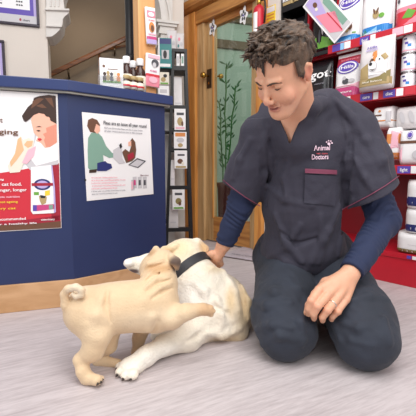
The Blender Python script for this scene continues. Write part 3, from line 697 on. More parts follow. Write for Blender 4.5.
# ================================================================== RED SHELVING
SA, SB, SR = -1.52, -.30, -1.345
sh = empty('shelving_unit', mw=FW @ Matrix.Translation(((SA+SB)/2, 0, 0))); T = Matrix.Translation((-(SA+SB)/2, 0, 0))
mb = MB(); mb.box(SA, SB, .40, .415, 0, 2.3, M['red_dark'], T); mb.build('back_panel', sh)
mb = MB(); mb.box(SA, SB, .0, .40, .0, .165, M['red'], T); mb.build('plinth', sh, bevel=.003)
for s_ in (SB, ):
    mb = MB(); mb.box(s_-.02, s_, .02, .40, .165, 2.3, M['red'], T); mb.build('upright', sh)
mb = MB(); mb.box(SA+.0, SA+.012, .02, .40, .165, 2.3, M['red'], T); mb.build('upright', sh)
def shelf(ztop, x0, tags, lh=.052):
    mb = MB(); mb.box(x0, SB-.02, .0, .40, ztop-lh+.012, ztop-lh+.03, M['red'], T); xr = SR if ztop > 1.3 else x0; mb.box(xr, SB-.02, -.006, .004, ztop-lh, ztop, M['red'], T)
    if xr > x0: mb.box(x0, xr, -.004, .004, ztop-lh+.008, ztop-lh+.032, M['black'], T)
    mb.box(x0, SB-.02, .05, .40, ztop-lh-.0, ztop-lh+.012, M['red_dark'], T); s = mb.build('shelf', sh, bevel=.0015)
    for (a, b, m, t) in tags:
        q = MB(); q.box(a, b, -.0085, -.006, ztop-lh+.006, ztop-.006, M[m], T)
        if t: q.text(t, (a+b)/2-(SA+SB)/2, ztop-lh+.017, .026, M['white'], off=.0095, width=(b-a)*.6, center=True)
        q.build('price_label', s)
    return s
sx = lambda px, py: wl(px, py)[0]
def tg(lst, f): return [(sx(a, f(a)), sx(b, f(b)), m, t) for a, b, m, t in lst]
l1 = lambda x: 48-(x-340)*.27; l2 = lambda x: 95-(x-360)*.18
shelf(1.436, SA, tg([(333, 341, 'purple', None), (341, 344.5, 'sky', None), (345, 351, 'white', None), (360.5, 370, 'purple', 'food'), (371, 376, 'white', None), (393, 404, 'pink', None), (404.5, 413, 'white', None)], l1))
shelf(1.108, SA, tg([(346, 351, 'white', None), (361, 373, 'purple', 'care'), (374, 379, 'white', None), (384, 396, 'purple', 'diet'), (397, 404, 'white', None), (406, 416, 'redp', None)], l2))
shelf(.682, SA, tg([(398, 411, 'purple', 'light'), (411.5, 420, 'white', None)], lambda x: 169))
shelf(.185, SA, tg([(407.5, 412, 'purple', None), (413, 420, 'white', None)], lambda x: 254), lh=.03)
tag(sh, 'red metal shop shelving stocked with pet food bags', 'shelves')
# black bay to the left
bb = empty('shelving_unit', mw=FW @ Matrix.Translation((-1.637, 0, 0))); T2 = Matrix.Translation((1.637, 0, 0))
mb = MB(); mb.box(-1.74, SA-.008, .40, .415, 0, 2.3, M['black'], T2); mb.build('back_panel', bb)
mb = MB(); mb.box(-1.743, -1.731, .02, .40, 0.0, 2.3, M['black'], T2); mb.build('upright', bb)
mb = MB(); mb.box(-1.54, SA-.006, .02, .40, .0, 2.3, M['black'], T2); mb.build('upright', bb)
mb = MB(); mb.box(-1.731, -1.54, .0, .40, .0, .165, M['black'], T2); mb.build('plinth', bb)
for z in (1.79, 1.385, 1.0, .6):
    mb = MB(); mb.box(-1.73, -1.541, .02, .40, z-.02, z, M['black'], T2); mb.box(-1.73, -1.541, .012, .02, z-.035, z+.002, M['black'], T2); mb.build('shelf', bb)
tag(bb, 'black shelving bay behind the man holding black pet food bags', 'shelves')
# --- top shelf bags
Y0 = .10
def sp(pxa, pxb, pya, pyb=None): a = sx(pxa, pya); b = sx(pxb, pyb if pyb is not None else pya); return (a+b)/2, b-a
c, w = sp(331.5, 356, 44, 40); bag('food_bag', w*.98, .37, .12, 'white', A_simple([(.03, .235, 'blue')], (0.05, .78, .42, .12, 'purple', 'white', 'Hills'), None, [('r', -.45, .25, .05, .2, 'sky'), ('o', .08, .33, .10, .05, 'tan'), ('o', .0, .36, .08, .05, 'blackp'), ('o', .22, .36, .08, .05, 'brown'), ('r', .3, .42, .25, .27, 'greenp'), ('t', 'adult', -.05, .13, .05, 'white', .5), ('t', 'dental', -.2, .42, .03, 'grey', .3)]), WM(c, .075, 1.384+.003), 'white food bag with blue base and round purple logo, top shelf, left', group='bags on the top red shelf')
c, w = sp(357.5, 388.5, 40, 31); bag('food_bag', w*.98, .37, .12, 'white', A_simple([(.05, .26, 'blue')], (-.05, 1.02, .42, .1, 'purple', 'white', None), None, [('r', -.48, .1, .07, .24, 'sky'), ('p', [(-.48, .06), (.0, .05), (-.3, .24), (-.48, .25)], 'teal'), ('o', .05, .42, .10, .06, 'tan'), ('o', .0, .47, .03, .05, 'brown', .3), ('o', .1, .47, .03, .05, 'brown', -.3), ('o', .24, .39, .09, .035, 'greenp'), ('t', 'sensitive', -.05, .15, .045, 'white', .6)]), WM(c, .075, 1.387), 'white food bag with blue base and small rabbit picture, middle of top shelf', group='bags on the top red shelf')
c, w = sp(391, 432, 31, 20); bag('food_bag', w*.98, .37, .13, 'white', A_simple([(.10, .34, 'redp'), (.34, .40, 'rose')], None, None, [('p', [(-.48, .1), (-.1, .18), (.4, .34), (.4, .2), (.0, .1)], 'rose'), ('p', [(-.25, .24), (.0, .22), (.1, .3), (-.1, .36)], 'greenp'), ('o', -.36, .5, .04, .03, 'greyd'), ('o', .1, .55, .16, .08, 'leafp'), ('o', -.05, .58, .06, .04, 'yellow')]), WM(c, .075, 1.387), 'white food bag with red and rose bands at right end of top shelf', group='bags on the top red shelf')
# --- second shelf
c, w = sp(335, 361, 92, 88); bag('food_bag', w, .285, .11, 'white', A_simple([(.05, .26, 'pinkhot'), (.72, .92, 'redd')], (0.02, .68, .40, .14, 'purple', 'white', 'Hills'), None, [('t', 'SCIENCE', .05, .835, .05, 'rose', .7), ('o', .0, .38, .13, .06, 'greyd'), ('o', -.05, .45, .07, .04, 'greyl'), ('o', .22, .38, .12, .04, 'greyl'), ('p', [(.05, .26), (.47, .2), (.47, .36), (.3, .3)], 'pink'), ('t', 'mature', -.05, .14, .06, 'white', .6), ('r', -.45, .3, .28, .3, 'pink')]), WM(c-.012, .052, 1.087), 'red topped white bag with purple logo and magenta base, second shelf', group='bags on the second red shelf')
c, w = sp(362.5, 396.5, 91, 80); bag('food_bag', w*.98, .285, .10, 'offwhite', A_simple([(.06, .2, 'tan')], None, None, [('p', [(-.47, .08), (-.1, .2), (.2, .22), (.47, .33), (.47, .08)], 'olive'), ('p', [(-.4, .2), (-.12, .2), (-.15, .5), (-.38, .42)], 'tan'), ('p', [(-.12, .26), (.38, .26), (.40, .5), (.2, .62), (-.02, .62), (-.14, .45)], 'white'), ('p', [(-.06, .52), (-.02, .70), (.08, .72), (.12, .60), (.06, .50), (-.02, .44)], 'orange'), ('p', [(-.05, .58), (-.10, .52), (-.05, .47), (.02, .55)], 'brown'), ('p', [(.22, .60), (.34, .64), (.42, .56), (.34, .50)], 'tan'), ('o', .0, .42, .13, .10, 'greyl'), ('o', -.01, .43, .12, .09, 'white'), ('o', -.06, .47, .05, .034, 'blackp', .3), ('o', .01, .545, .02, .015, 'blackp'), ('o', .20, .535, .022, .016, 'blackp'), ('p', [(-.10, .38), (.0, .34), (.10, .37), (.0, .36)], 'brown_d'), ('t', 'Hills', -.08, .78, .07, 'purple', .3), ('r', -.25, .1, .74, .76, 'lilac'), ('t', 'Ideal Balance', .0, .12, .05, 'cream', .6)]), WM(c, -.03, 1.109), 'large cream bag with a terrier face on it, second shelf', group='bags on the second red shelf')
def can(s, y, z, label):
    e = empty('food_can', mw=WM(s, y, z)); r = .039
    mb = MB(); mb.lathe([(0, 0), (r*.96, 0), (r, .003), (r*.96, .006), (r*.96, .094), (r, .097), (r*.96, .1), (r*.9, .096), (0, .096)], M['steel'], seg=36, smooth=False); mb.build('can_body', e)
    mb = MB(); mb.lathe([(r*.965, .008), (r*.975, .009), (r*.975, .091), (r*.965, .092)], M['can_m'], seg=36, smooth=False); mb.lathe([(r*.97, .012), (r*.982, .012), (r*.982, .022), (r*.97, .022)], M['pink'], seg=28)
    for a0, z0, z1, m in ((-1.9, .05, .062, 'purple'), (-1.5, .035, .05, 'blue'), (-2.1, .075, .083, 'navy')):
        vs = []
        for i in range(5): a = a0+i*.12; vs += [(r*.986*math.cos(a), r*.986*math.sin(a), z0), (r*.986*math.cos(a), r*.986*math.sin(a), z1)]
        mb.add(vs, [(2*i, 2*i+2, 2*i+3, 2*i+1) for i in range(4)], M[m])
    mb.build('can_label', e); tag(e, label, 'can', 'white food cans on the second shelf')
c0 = sx(403.5, 80); 
for i, (ds, nm) in enumerate(((0, 'next to the terrier bag'), (.082, 'at far right'))):
    for j, lv in enumerate(('bottom', 'middle', 'top')): 
        if j < 3: can(c0+ds, .06, 1.09+j*.1001, 'white tin of pet food, %s of the stack %s' % (lv, nm))
# --- got bag and black bags
c, w = sp(309, 338, 85, 80); bag('food_bag', .17, .285, .09, 'film', A_simple([(.02, .16, 'maroon'), (.16, .22, 'redd')], None, None, [('t', 'natural', .1, .44, .05, 'grey', .4), ('t', 'got', .10, .58, .27, 'white', .80), ('o', -.3, .2, .08, .05, 'rose')]), WM(-1.425, .055, 1.087), 'black bag with big white lettering got on the second shelf beside the man', group='black food bags')
x, z = wl(294, 30, .1); bag('food_bag', .15, .33, .11, 'film', A_simple([], None, None, [('o', .15, .55, .09, .2, 'greyl', .5), ('o', .2, .5, .05, .16, 'greyd', .5), ('o', -.2, .45, .15, .1, 'greyd')]), WM(-1.645, .09, 1.388), 'black food bag with a grey feather picture, left of the green one', group='black food bags')
bag('food_bag', .16, .33, .11, 'film', A_simple([(.08, .2, 'greenp')], None, None, [('p', [(-.4, .1), (-.1, .1), (-.15, .3), (-.4, .33)], 'greenp'), ('p', [(.05, .1), (.4, .12), (.4, .25), (.1, .3)], 'greenp'), ('o', .1, .5, .05, .18, 'greyl', .1), ('o', .0, .3, .05, .14, 'greyd')]), WM(-1.425, .08, 1.418), 'black food bag with bright green patches, under the tilted card', group='black food bags')
for k, (s_, t) in enumerate(((-1.685, 'five'), (-1.59, 'nine'))):
    bag('food_box', .09, .19, .08, 'film', A_simple([(.02, .12, 'tan')], None, None, [('r', -.4, .35, .14, .34, 'white'), ('t', ('38', '48')[k], .0, .16, .14, 'blackp', .5), ('t', ('go', 'go')[k], .0, .5, .3, 'white', .7)]), WM(s_, .05, 1.793), ('dark pack with white number label at top, nearest the yellow notice', 'dark pack with white number label at top, nearest the tilted card')[k], group='small dark packs above the man', flat=True)
# tilted card
q = [wl(a, b, -.035) for a, b in ((303, 7), (334.5, 43.5))]; dx, dz = q[1][0]-q[0][0], q[1][1]-q[0][1]; L = math.hypot(dx, dz); an = math.atan2(dz, dx)
mb = MB(); H = .15; L2 = L
mb.box(0, L, -.003, .003, 0, H, M['white']); mb.rect(.008, L-.008, .01, H-.01, M['greyl'], .0035)
mb.poly([(.01, .02), (L*.55, .01), (L*.7, .06), (L*.2, .10), (.01, .08)], M['lilac'], .004); mb.poly([(L*.35, .02), (L*.8, .02), (L-.01, .08), (L*.6, .12)], M['rose'], .0044); mb.poly([(L*.3, .1), (L*.9, .10), (L*.9, .14), (L*.2, .14)], M['leafp'], .0044)
mb.oval(L*.2, .06, .02, .014, M['brown'], .005, n=14); mb.oval(L*.28, .05, .012, .01, M['cream'], .0054, n=14); mb.rect(L*.5, L*.95, .08, .086, M['redp'], .006)
o = mb.build('display_card', mw=WM(q[0][0], -.035, q[0][1]) @ Matrix.Rotation(-an, 4, 'Y')); tag(o, 'tilted white edged picture card hanging beside the top shelf', 'card')
# --- third shelf packs (lying and stacked)
def pack(pxl, pyt, pxr, pyb, dy, d, base, arts, label, group, extra_w=0, hh=None):
    a = wl(pxl, pyb, dy); b = wl(pxr, pyb, dy); t = wl(pxl, pyt, dy); h = hh or (t[1]-a[1]); w = b[0]-a[0]+extra_w
    bag('food_pack', w, h, d, base, arts, WM(a[0]+w/2, dy+d/2, a[1]), label, 'pack', group, flat=True, nx=16, nz=10)
G3 = 'packs on the third shelf'
pack(384, 128, 399, 160, .02, .3, 'white', A_simple([(.02, .22, 'orange'), (.5, .8, 'orange')], None, None, [('r', -.1, .45, .3, .9, 'pink')]), 'orange and pink pack on third shelf, partly behind the sleeve', G3)
pack(371, 108, 392, 128, .03, .3, 'white', A_simple([(.28, .34, 'orange')], None, None, [('r', -.38, .0, .55, .62, 'brown'), ('o', -.1, .78, .06, .06, 'orange'), ('r', .2, .42, .2, .75, 'greyl')]), 'white pack with brown stripes, top of the third shelf, left', G3)
pack(393, 108, 424, 129, .04, .3, 'offwhite', A_simple([], None, None, [('o', -.2, .5, .08, .3, 'greyl', .3), ('o', .1, .5, .08, .3, 'greyl', .3)]), 'plain crumpled white pack, top of the third shelf, right', G3)
pack(396, 131, 430, 165.5, -.0, .3, 'white', A_simple([(.62, .70, 'brown')], (-.12, .86, .09, .11, 'purple', 'white', None), None, [('r', -.48, -.33, .1, .55, 'pink'), ('o', .1, .3, .12, .12, 'greyl')]), 'white pack with purple round logo and brown stripe, third shelf', G3)
G4 = 'white packs stacked on the bottom shelf'
zb = .188
def bot(z0, z1, pxl, label, navy, dy=.0):
    a = wl(pxl, 230, dy)[0]; w = .42; h = z1-z0
    ar = A_simple([navy] if navy else [], None, None, [('r', -.12, .0, .62, .78, 'purple'), ('t', 'Hills', -.06, .64, .11, 'white', .09), ('r', -.3, -.1, .45, .47, 'greyl')])
    bag('food_pack', w, h, .3, 'white', ar, WM(a+w/2, dy+.15, z0), label, 'pack', G4, flat=True, nx=20, nz=10)
bot(.188, .30, 393, 'white pack with olive band at the bottom of the stack', (.02, .22, 'olive'), -.0)
bot(.303, .438, 400, 'white pack with navy band in the middle of the stack', (.08, .38, 'navy'), .0)
bot(.441, .60, 400, 'white pack with navy band on top of the bottom stack', (.1, .42, 'navy'), .0)
# ================================================================== BLACK LITERATURE RACK
rk0 = P(179, 100, 3.05); rk0.z = 0
FK = frame(rk0, Vector((.99, .12, 0)))
rk = empty('display_rack', mw=FK.copy())
def kx(px, py, off=0): return toloc(FK, px, py, off)
topz = kx(178, 49)[1]; kL, kR = kx(173.5, 51)[0], kx(185.5, 51)[0]; bL, bR = kx(166.5, 240)[0], kx(192, 240)[0]
for y0, y1 in ((0, 0), (.16, .22)):
    for a_, b_ in ((kL, bL), (kR, bR)):
        a, b = (a_, y0, topz-.01), (b_, y1, 0); mb = MB(); d = .011; vs = []
        for p in (a, b): vs += [(p[0]-d, p[1]-d, p[2]), (p[0]+d, p[1]-d, p[2]), (p[0]+d, p[1]+d, p[2]), (p[0]-d, p[1]+d, p[2])]
        mb.add(vs, [(0, 1, 2, 3), (7, 6, 5, 4)]+[(i, i+4, (i+1) % 4+4, (i+1) % 4) for i in range(4)], M['black']); mb.build('leg', rk)
mb = MB(); mb.box(kL-.012, kR+.012, -.012, .17, topz-.025, topz, M['black']); mb.build('top_bar', rk, bevel=.002)
zs = [kx(178, y)[1] for y in (69, 108, 131, 150, 188, 230)]
for i, z in enumerate(zs):
    t = (topz-z)/topz; a = kL+(bL-kL)*t; b = kR+(bR-kR)*t
    mb = MB(); mb.box(a-.115 if i < 3 else a, b, -.012, .17, z-.012, z, M['black']); mb.box(a, b, -.014, -.010, z-.012, z+.02, M['black']); mb.build('shelf', rk)
tag(rk, 'black A-frame literature rack left of the oak door frame', 'rack')
def flatcard(name, pxl, pyt, pxr, pyb, off, base, art, label, cat='leaflet', th=.012, lean=0, group='leaflets and packs on the black rack'):
    a = kx(pxl, pyb, off); b = kx(pxr, pyt, off); w = b[0]-a[0]; h = b[1]-a[1]
    def f(mb, surf, w, h): art(mb, w, h)
    mb = MB(); mb.box(-w/2, w/2, -th/2, th/2, 0, h, M[base]); 
    mb2 = MB()
    class G:
        pass
    for it in art:
        k = it[0]
        if k == 'r': mb.rect(it[1]*w, it[2]*w, it[3]*h, it[4]*h, M[it[5]], th/2+.0006*(1+art.index(it)))
        if k == 'o': mb.oval(it[1]*w, it[2]*h, it[3]*w, it[4]*h, M[it[5]], th/2+.0006*(1+art.index(it)), n=14)
    mw = FK @ Matrix.Translation(((a[0]+b[0])/2, off, a[1])) @ Matrix.Rotation(lean, 4, 'X')
    tag(mb.build(name, mw=mw, bevel=.001), label, cat, group)
flatcard('book', 158.5, 38.5, 171.5, 68, -.03, 'teal', [('r', -.45, .45, .8, .97, 'navy'), ('r', -.5, -.4, 0, 1, 'white'), ('r', -.25, .3, .3, .6, 'greyl'), ('o', .0, .45, .14, .14, 'blackp'), ('r', -.4, .4, .04, .14, 'white')], 'teal booklet with a navy top on the upper left of the rack', 'book')
flatcard('leaflet', 176.5, 54, 179.5, 66, -.0, 'white', [('r', -.3, .3, .2, .8, 'greyl')], 'narrow white leaflet on the top tier, nearest the teal booklet'); flatcard('leaflet', 181, 54, 184, 66, -.0, 'white', [('r', -.3, .3, .2, .8, 'leafp')], 'narrow white leaflet on the top tier, nearest the oak door frame')
flatcard('treat_packet', 159.5, 72.5, 169, 84.5, -.03, 'cream', [('o', .1, .7, .2, .15, 'blackp'), ('o', -.1, .4, .25, .2, 'tan'), ('r', -.4, .4, .03, .15, 'greenp')], 'cream treat packet with a black dog, second tier of the rack', 'packet')
flatcard('leaflet', 158.5, 86, 169, 104, -.03, 'white', [('r', -.35, .3, .6, .8, 'greyl'), ('r', -.35, .3, .2, .3, 'leafp')], 'pale leaflet just above the end of the blue counter')
flatcard('leaflet', 174, 76, 182, 107, .02, 'offwhite', [('r', -.3, .35, .1, .14, 'greyl')], 'plain tall white sheet in the middle tier of the rack', lean=-.15)
flatcard('treat_packet', 174.5, 109, 185.5, 130, -.02, 'white', [('r', -.3, .35, .7, .82, 'greyd'), ('o', 0, .4, .25, .2, 'tan'), ('o', .2, .3, .1, .12, 'brown'), ('r', -.4, .4, .05, .14, 'pink')], 'white packet with dark lettering, third tier of the rack', 'packet')
flatcard('treat_packet', 174, 132, 186.5, 148.5, -.022, 'white', [('r', -.4, .4, .72, .95, 'orange'), ('o', 0, .5, .3, .15, 'greyl'), ('o', 0, .2, .2, .12, 'tan')], 'white packet with orange top, fourth tier of the rack', 'packet')
flatcard('treat_packet', 174.5, 150.5, 187, 168.5, -.03, 'white', [('r', -.25, .3, .7, .8, 'greyd'), ('o', -.05, .4, .22, .14, 'brown'), ('o', .15, .28, .1, .1, 'cream'), ('r', -.4, .4, .04, .14, 'tan')], 'white packet with a brown picture, fifth tier of the rack', 'packet')
flatcard('treat_packet', 172.5, 189.5, 184.5, 209.5, -.032, 'white', [('r', -.3, .3, .72, .84, 'greyd'), ('o', 0, .42, .25, .16, 'olive'), ('o', .1, .3, .12, .1, 'brown'), ('r', -.4, .4, .04, .12, 'greenp')], 'white packet with an olive picture, lowest tier of the rack', 'packet')
flatcard('leaflet', 170.5, 160, 174.5, 188, -.0, 'offwhite', [('r', -.3, .3, .3, .35, 'greyl')], 'slim white sheet on edge left of the brown picture packet', lean=-.04)
flatcard('leaflet', 168.5, 195, 178, 230, .03, 'offwhite', [('r', -.3, .3, .6, .66, 'greyl'), ('r', -.3, .3, .2, .24, 'greyl')], 'tall white sheet behind the lowest packet of the rack')
# clear bags heaped on top of the rack
def heap(px, py, w, h, label):
    a = kx(px, py, .06); bag('gift_bag', w, h, .08, 'offwhite', A_simple([], None, None, [('o', -.1, .6, .12, .1, 'rose'), ('o', .15, .35, .15, .1, 'greyl'), ('o', -.2, .25, .1, .08, 'teal')]), FK @ Matrix.Translation((a[0], .09, topz+.001)), label, 'bag', 'clear bags on top of the rack')
heap(172, 40, .08, .17, 'pale film bag heaped on the rack top, left of its twin'); heap(180, 40, .07, .15, 'pale film bag heaped on the rack top, nearest the door')
# ---- packets hanging on the post
pm = Matrix.Translation((pz.x, pz.y, 0)) @ Matrix.Rotation(.55, 4, 'Z')
def hang(pxl, pyt, pxr, pyb, label, arts, tilt=0, y=-.064):
    F = pm; a = toloc(F, pxl, pyb, y); b = toloc(F, pxr, pyt, y)
    bag('treat_packet', b[0]-a[0], b[1]-a[1], .022, 'white', arts, F @ Matrix.Translation(((a[0]+b[0])/2, y, a[1])) @ Matrix.Rotation(tilt, 4, 'Y'), label, 'packet', 'pink treat packets on the timber post', flat=True)
hang(146.5, 9.5, 156, 43.5, 'pink and white treat packet hanging high on the timber post', A_simple([(.0, .12, 'lilac'), (.12, .2, 'pinkhot')], None, None, [('r', -.4, .4, .72, .9, 'rose'), ('o', 0, .8, .3, .06, 'white'), ('o', 0, .45, .28, .14, 'orange'), ('o', .05, .42, .16, .09, 'brown'), ('r', -.4, .4, .24, .28, 'pink'), ('t', 'treats', 0, .62, .07, 'redp', .6)]), tilt=-.04)
hang(144.8, 55.5, 158.5, 86, 'pink treat packet with a cat, low on the post beside the bottles', A_simple([(.0, .3, 'rose'), (.3, .38, 'redp')], None, None, [('o', .1, .72, .26, .12, 'greyd'), ('o', .05, .66, .13, .08, 'greyl'), ('o', .0, .2, .3, .1, 'pink'), ('r', -.4, .4, .86, .97, 'pink'), ('t', 'cat', 0, .45, .1, 'pinkhot', .5)]), tilt=.05)
# ---- floor mat by the door
pts = [gy(a, b) for a, b in ((222, 256), (262, 262.5), (290, 246), (238, 241))]; ct = sum(pts, Vector())/4
pts = [gy(221, 256.5), gy(262, 263)]; ux = (pts[1]-pts[0]).normalized(); FM = frame(pts[0], ux)
e = empty('floor_mat', mw=FM.copy()); W = .62; H = .36
mb = MB(); mb.box(0, W, 0, H, .0, .016, M['floor_mat']); mb.build('mat_top', e, bevel=.004)
mb = MB(); mb.box(-.006, W+.006, -.006, H+.006, 0, .006, mat('mat_edge', '#5a4a44', .6)); mb.build('mat_edge', e)
mb = MB(); R90 = Matrix.Translation((0, 0, .0165)) @ Matrix.Rotation(-math.pi/2, 4, 'X')
tm = Matrix.Translation((0, 0, .0168)) @ Matrix(((1, 0, 0, 0), (0, 0, 1, 0), (0, -1, 0, 0), (0, 0, 0, 1)))
mb.oval(.34, .16, .07, .035, M['purple'], off=.0004, T=tm); mb.oval(.34, .16, .04, .018, M['lilac'], off=.0007, T=tm); mb.text('WELCOME', .05, .05, .045, M['grey'], off=0.0004, T=tm); mb.build('print', e)
tag(e, 'flat grey floor mat with a purple mark in front of the oak door', 'mat')
# ================================================================== DOGS
def fur(name, stretch=(1, 1, 1), strength=.35, scale=170, var=.05):
    m = mat(name, '#e0c8a8', .75, var=var, vscale=30, bump=strength, bscale=scale, attr='Col', sheen=.25); return m
V3 = lambda v: np.array(v, float)
# ---- pug
pug = empty('pug', gy(125, 365)); bpy.context.view_layer.update()
S = SDF((-.52, .98, -.01), (.04, 1.50, .44), .0032)
rump = P(88, 311, 1.16); mid = P(120, 308, 1.18); che = P(155, 307, 1.22); 
S.ell(rump, (.072, .072, .080), k=.02)
S.ell(mid, (.10, .072, .072), k=.03)
S.ell(che, (.080, .075, .085), k=.04)
S.cap(rump, che, .066, .072, k=.03)
S.cap(P(112, 306, 1.18), P(138, 304, 1.2), .074, .078, k=.03)
# neck and head
nk = P(161, 283, 1.25); hd_ = P(160.5, 264, 1.30)
S.cap(P(156, 296, 1.23), nk, .066, .055, k=.03)
S.ell(hd_, (.060, .056, .054), k=.03)
S.cap(nk, P(152, 270, 1.30), .052, .046, k=.02)
S.ell(P(150, 268, 1.35), (.040, .035, .034), k=.02)      # broad short muzzle, away from the viewer
# neck wrinkles
for pix in (((142, 282), (153, 271), (168, 266)), ((144, 289), (156, 279), (170, 274)), ((149, 296), (160, 288), (172, 283)), ((141, 276), (149, 264), (163, 259))): S.fold(pix, .0085, .005, push=-.001)
for pix in (((143, 286), (155, 275), (170, 270)), ((146, 292.5), (158, 283.5), (172, 278.5)), ((141, 279.5), (151, 267.5), (166, 262.5)), ((150, 300), (162, 292), (173, 288))): S.fold(pix, .0055, .004, 's', push=0)
for pix in (((108, 290), (106, 306), (110, 322)), ((150, 310), (158, 322), (152, 332))): S.fold(pix, .006, .014, 's')
for pix in (((100, 300), (97, 315), (104, 330)), ((146, 300), (152, 316), (148, 330))): S.fold(pix, .009, .02)
# hind leg (near): thigh, hock, paw
S.ell(P(96, 330, 1.12), (.046, .042, .07), k=.03)
S.path([P(98, 335, 1.11), P(93, 350, 1.105), P(80, 360, 1.10), P(83, 371, 1.085), P(88, 378, 1.08)], [.042, .034, .020, .019, .018], k=.012)
S.path([P(86, 378, 1.085), P(97, 380, 1.065)], [.019, .017], k=.01)
for t, (a, b) in enumerate(((96, 381.5), (99.5, 380.5), (101, 378.5))): S.ell(P(a, b, 1.06+.012*t), (.0105, .012, .009), k=.004)
# hind leg (far)
S.path([P(108, 326, 1.2), P(107, 344, 1.2), P(100, 352, 1.21), P(98, 360, 1.2), P(117, 363.5, 1.185)], [.05, .034, .020, .018, .016], k=.012)
for t, (a, b) in enumerate(((117, 364.5), (120, 363.5), (119, 362))): S.ell(P(a, b, 1.18+.015*t), (.0105, .011, .009), k=.004)
# front legs: one straight down, one laid over the labrador
S.path([P(145, 322, 1.26), P(139, 338, 1.28), P(137, 352, 1.28), P(135, 360, 1.26)], [.036, .022, .018, .018], k=.015)
S.ell(P(133, 362, 1.25), (.022, .022, .013), k=.01)
S.path([P(160, 312, 1.2), P(172, 317, 1.185), P(186, 312, 1.17), P(203, 309, 1.19)], [.052, .037, .024, .021], k=.02)
S.ell(P(207, 310, 1.20), (.024, .022, .020), k=.01)
for a, b in ((211, 307), (213, 311), (211, 315)): S.ell(P(a, b, 1.195), (.010, .010, .008), k=.004)
# tail: tight curl over the rump
tp = []
for i in range(15):
    a = 2.6+i*5.4/14; r = .030-.0010*i; c = P(75, 297, 1.12)
    tp.append((c.x+r*math.cos(a)*.9+.003, c.y+.003*i-.01, c.z+r*math.sin(a)))
tp = [tuple(P(73, 318, 1.13))]+[tuple(P(66, 305, 1.115)), tuple(P(64, 294, 1.11)), tuple(P(68, 288.5, 1.105)), tuple(P(76, 287, 1.10)), tuple(P(82, 290, 1.10)), tuple(P(82, 295, 1.10)), tuple(P(76, 297, 1.10)), tuple(P(73, 294, 1.10))]
S.path(tp, [.024, .016, .0125, .0115, .011, .010, .009, .0075, .006], k=.004)
# ears (folded triangles)
S.path([P(171, 257, 1.27), P(176, 262, 1.255), P(177, 268, 1.25)], [.014, .017, .009], k=.004)
S.path([P(156, 249, 1.31), P(153, 254, 1.29), P(152, 258, 1.28)], [.012, .013, .008], k=.004)
ec1, ec2 = P(176, 264, 1.25), P(153, 255, 1.29)
pugcol = spots('#dcbf9a', [(P(150, 318, 1.14), (.12, .08, .03), '#e6cdab', .6), (P(76, 290, 1.10), (.025, .05, .03), '#e2cfb4', .5), (P(100, 325, 1.08), (.05, .06, .05), '#e3c8a4', .7),
    (ec1, (.024, .03, .028), '#5d4a40', .35), (ec2, (.018, .02, .02), '#a47a52', .5), (P(148, 270, 1.37), (.036, .035, .035), '#3a2c28', .3), (P(160, 268, 1.24), (.05, .04, .012), '#c79d70', .8), (P(207, 311, 1.18), (.035, .035, .03), '#cfa981', .5)])
body = S.build('body', fur('pug_fur', var=.04, strength=.25), pug, pugcol, smooth=2, disp=lambda V: sines(V, .00035, 90, 3))
clw = mat('claw', '#3a2f2a', .4)
for a, b, Yq in ((98.5, 383, 1.05), (101.8, 381.2, 1.055), (103.2, 378.8, 1.07), (119.5, 366, 1.165), (122.5, 364, 1.175)):
    p = P(a, b, Yq); mb = MB(); mb.lathe([(.0, 0), (.004, .001), (.003, .006), (.0005, .010)], clw, Matrix.Translation(p-Vector((0, 0, 0))) @ Matrix.Rotation(2.0, 4, Vector((1, -.5, 0))), seg=8)
    o = mb.build('claw'); o.parent = pug; o.matrix_parent_inverse = pug.matrix_world.inverted()
tag(pug, 'small fawn pug standing with curled tail, pawing at the labrador', 'dog')
# ---- labrador
lab = empty('labrador', gy(200, 345)); bpy.context.view_layer.update()
S = SDF((-.46, 1.02, -.01), (.42, 1.95, .50), .0038)
def Q(px, py, Y, dz=0): v = P(px, py, Y); v.z += dz; return v
S.ell(P(203, 306, 1.49), (.135, .145, .135), k=.03)                      # chest
S.ell(P(219, 314, 1.50), (.12, .15, .115), k=.06)                         # loin
S.ell(P(231, 311, 1.50), (.082, .13, .118), k=.05)                        # haunch
S.ell((.02, 1.60, .11), (.13, .11, .10), k=.05)
S.ell(P(192, 284, 1.47), (.095, .085, .095), k=.05)                       # withers / shoulder
S.cap(P(203, 284, 1.50), P(186, 262, 1.53), .088, .076, k=.04)            # neck
S.ell(P(178, 261, 1.54), (.083, .080, .073), k=.03)                       # skull
S.ell(P(186, 252, 1.55), (.075, .07, .055), k=.03)
S.path([P(170, 262, 1.52), P(152, 264, 1.50), P(133, 264.5, 1.47)], [.060, .042, .027], k=.025)   # muzzle
S.path([P(160, 271, 1.50), P(146, 271, 1.475), P(136, 269, 1.46)], [.032, .022, .014], k=.01)     # lower jaw
S.ell(P(129, 263, 1.455), (.022, .022, .017), k=.008)
S.path([P(176, 246, 1.49), P(165, 252, 1.475), P(158, 259, 1.46)], [.012, .024, .014], k=.008)    # ear falling forward
S.path([P(197, 243, 1.56), P(203, 250, 1.56), P(206, 257, 1.56)], [.022, .024, .016], k=.012)
# near foreleg
S.ell(P(196, 318, 1.39), (.075, .07, .085), k=.04)
S.path([P(200, 326, 1.37), P(188, 337, 1.31), P(165, 345, 1.245), P(146, 356, 1.185), P(137, 363, 1.16)], [.062, .050, .034, .029, .030], k=.02)
S.ell(P(131, 366, 1.145), (.042, .036, .026), k=.015)
for a, b, Yq in ((120.5, 366.5, 1.155), (120.5, 371.5, 1.125), (126, 375, 1.105), (132.5, 374.5, 1.10)): S.ell(P(a, b, Yq, ), (.018, .018, .0155), k=.0035)
# far foreleg tucked, other hind paw
S.path([P(186, 312, 1.44), P(170, 322, 1.40), P(158, 335, 1.37)], [.06, .04, .03], k=.02)
S.path([P(226, 328, 1.42), P(238, 334, 1.40)], [.05, .035], k=.03)
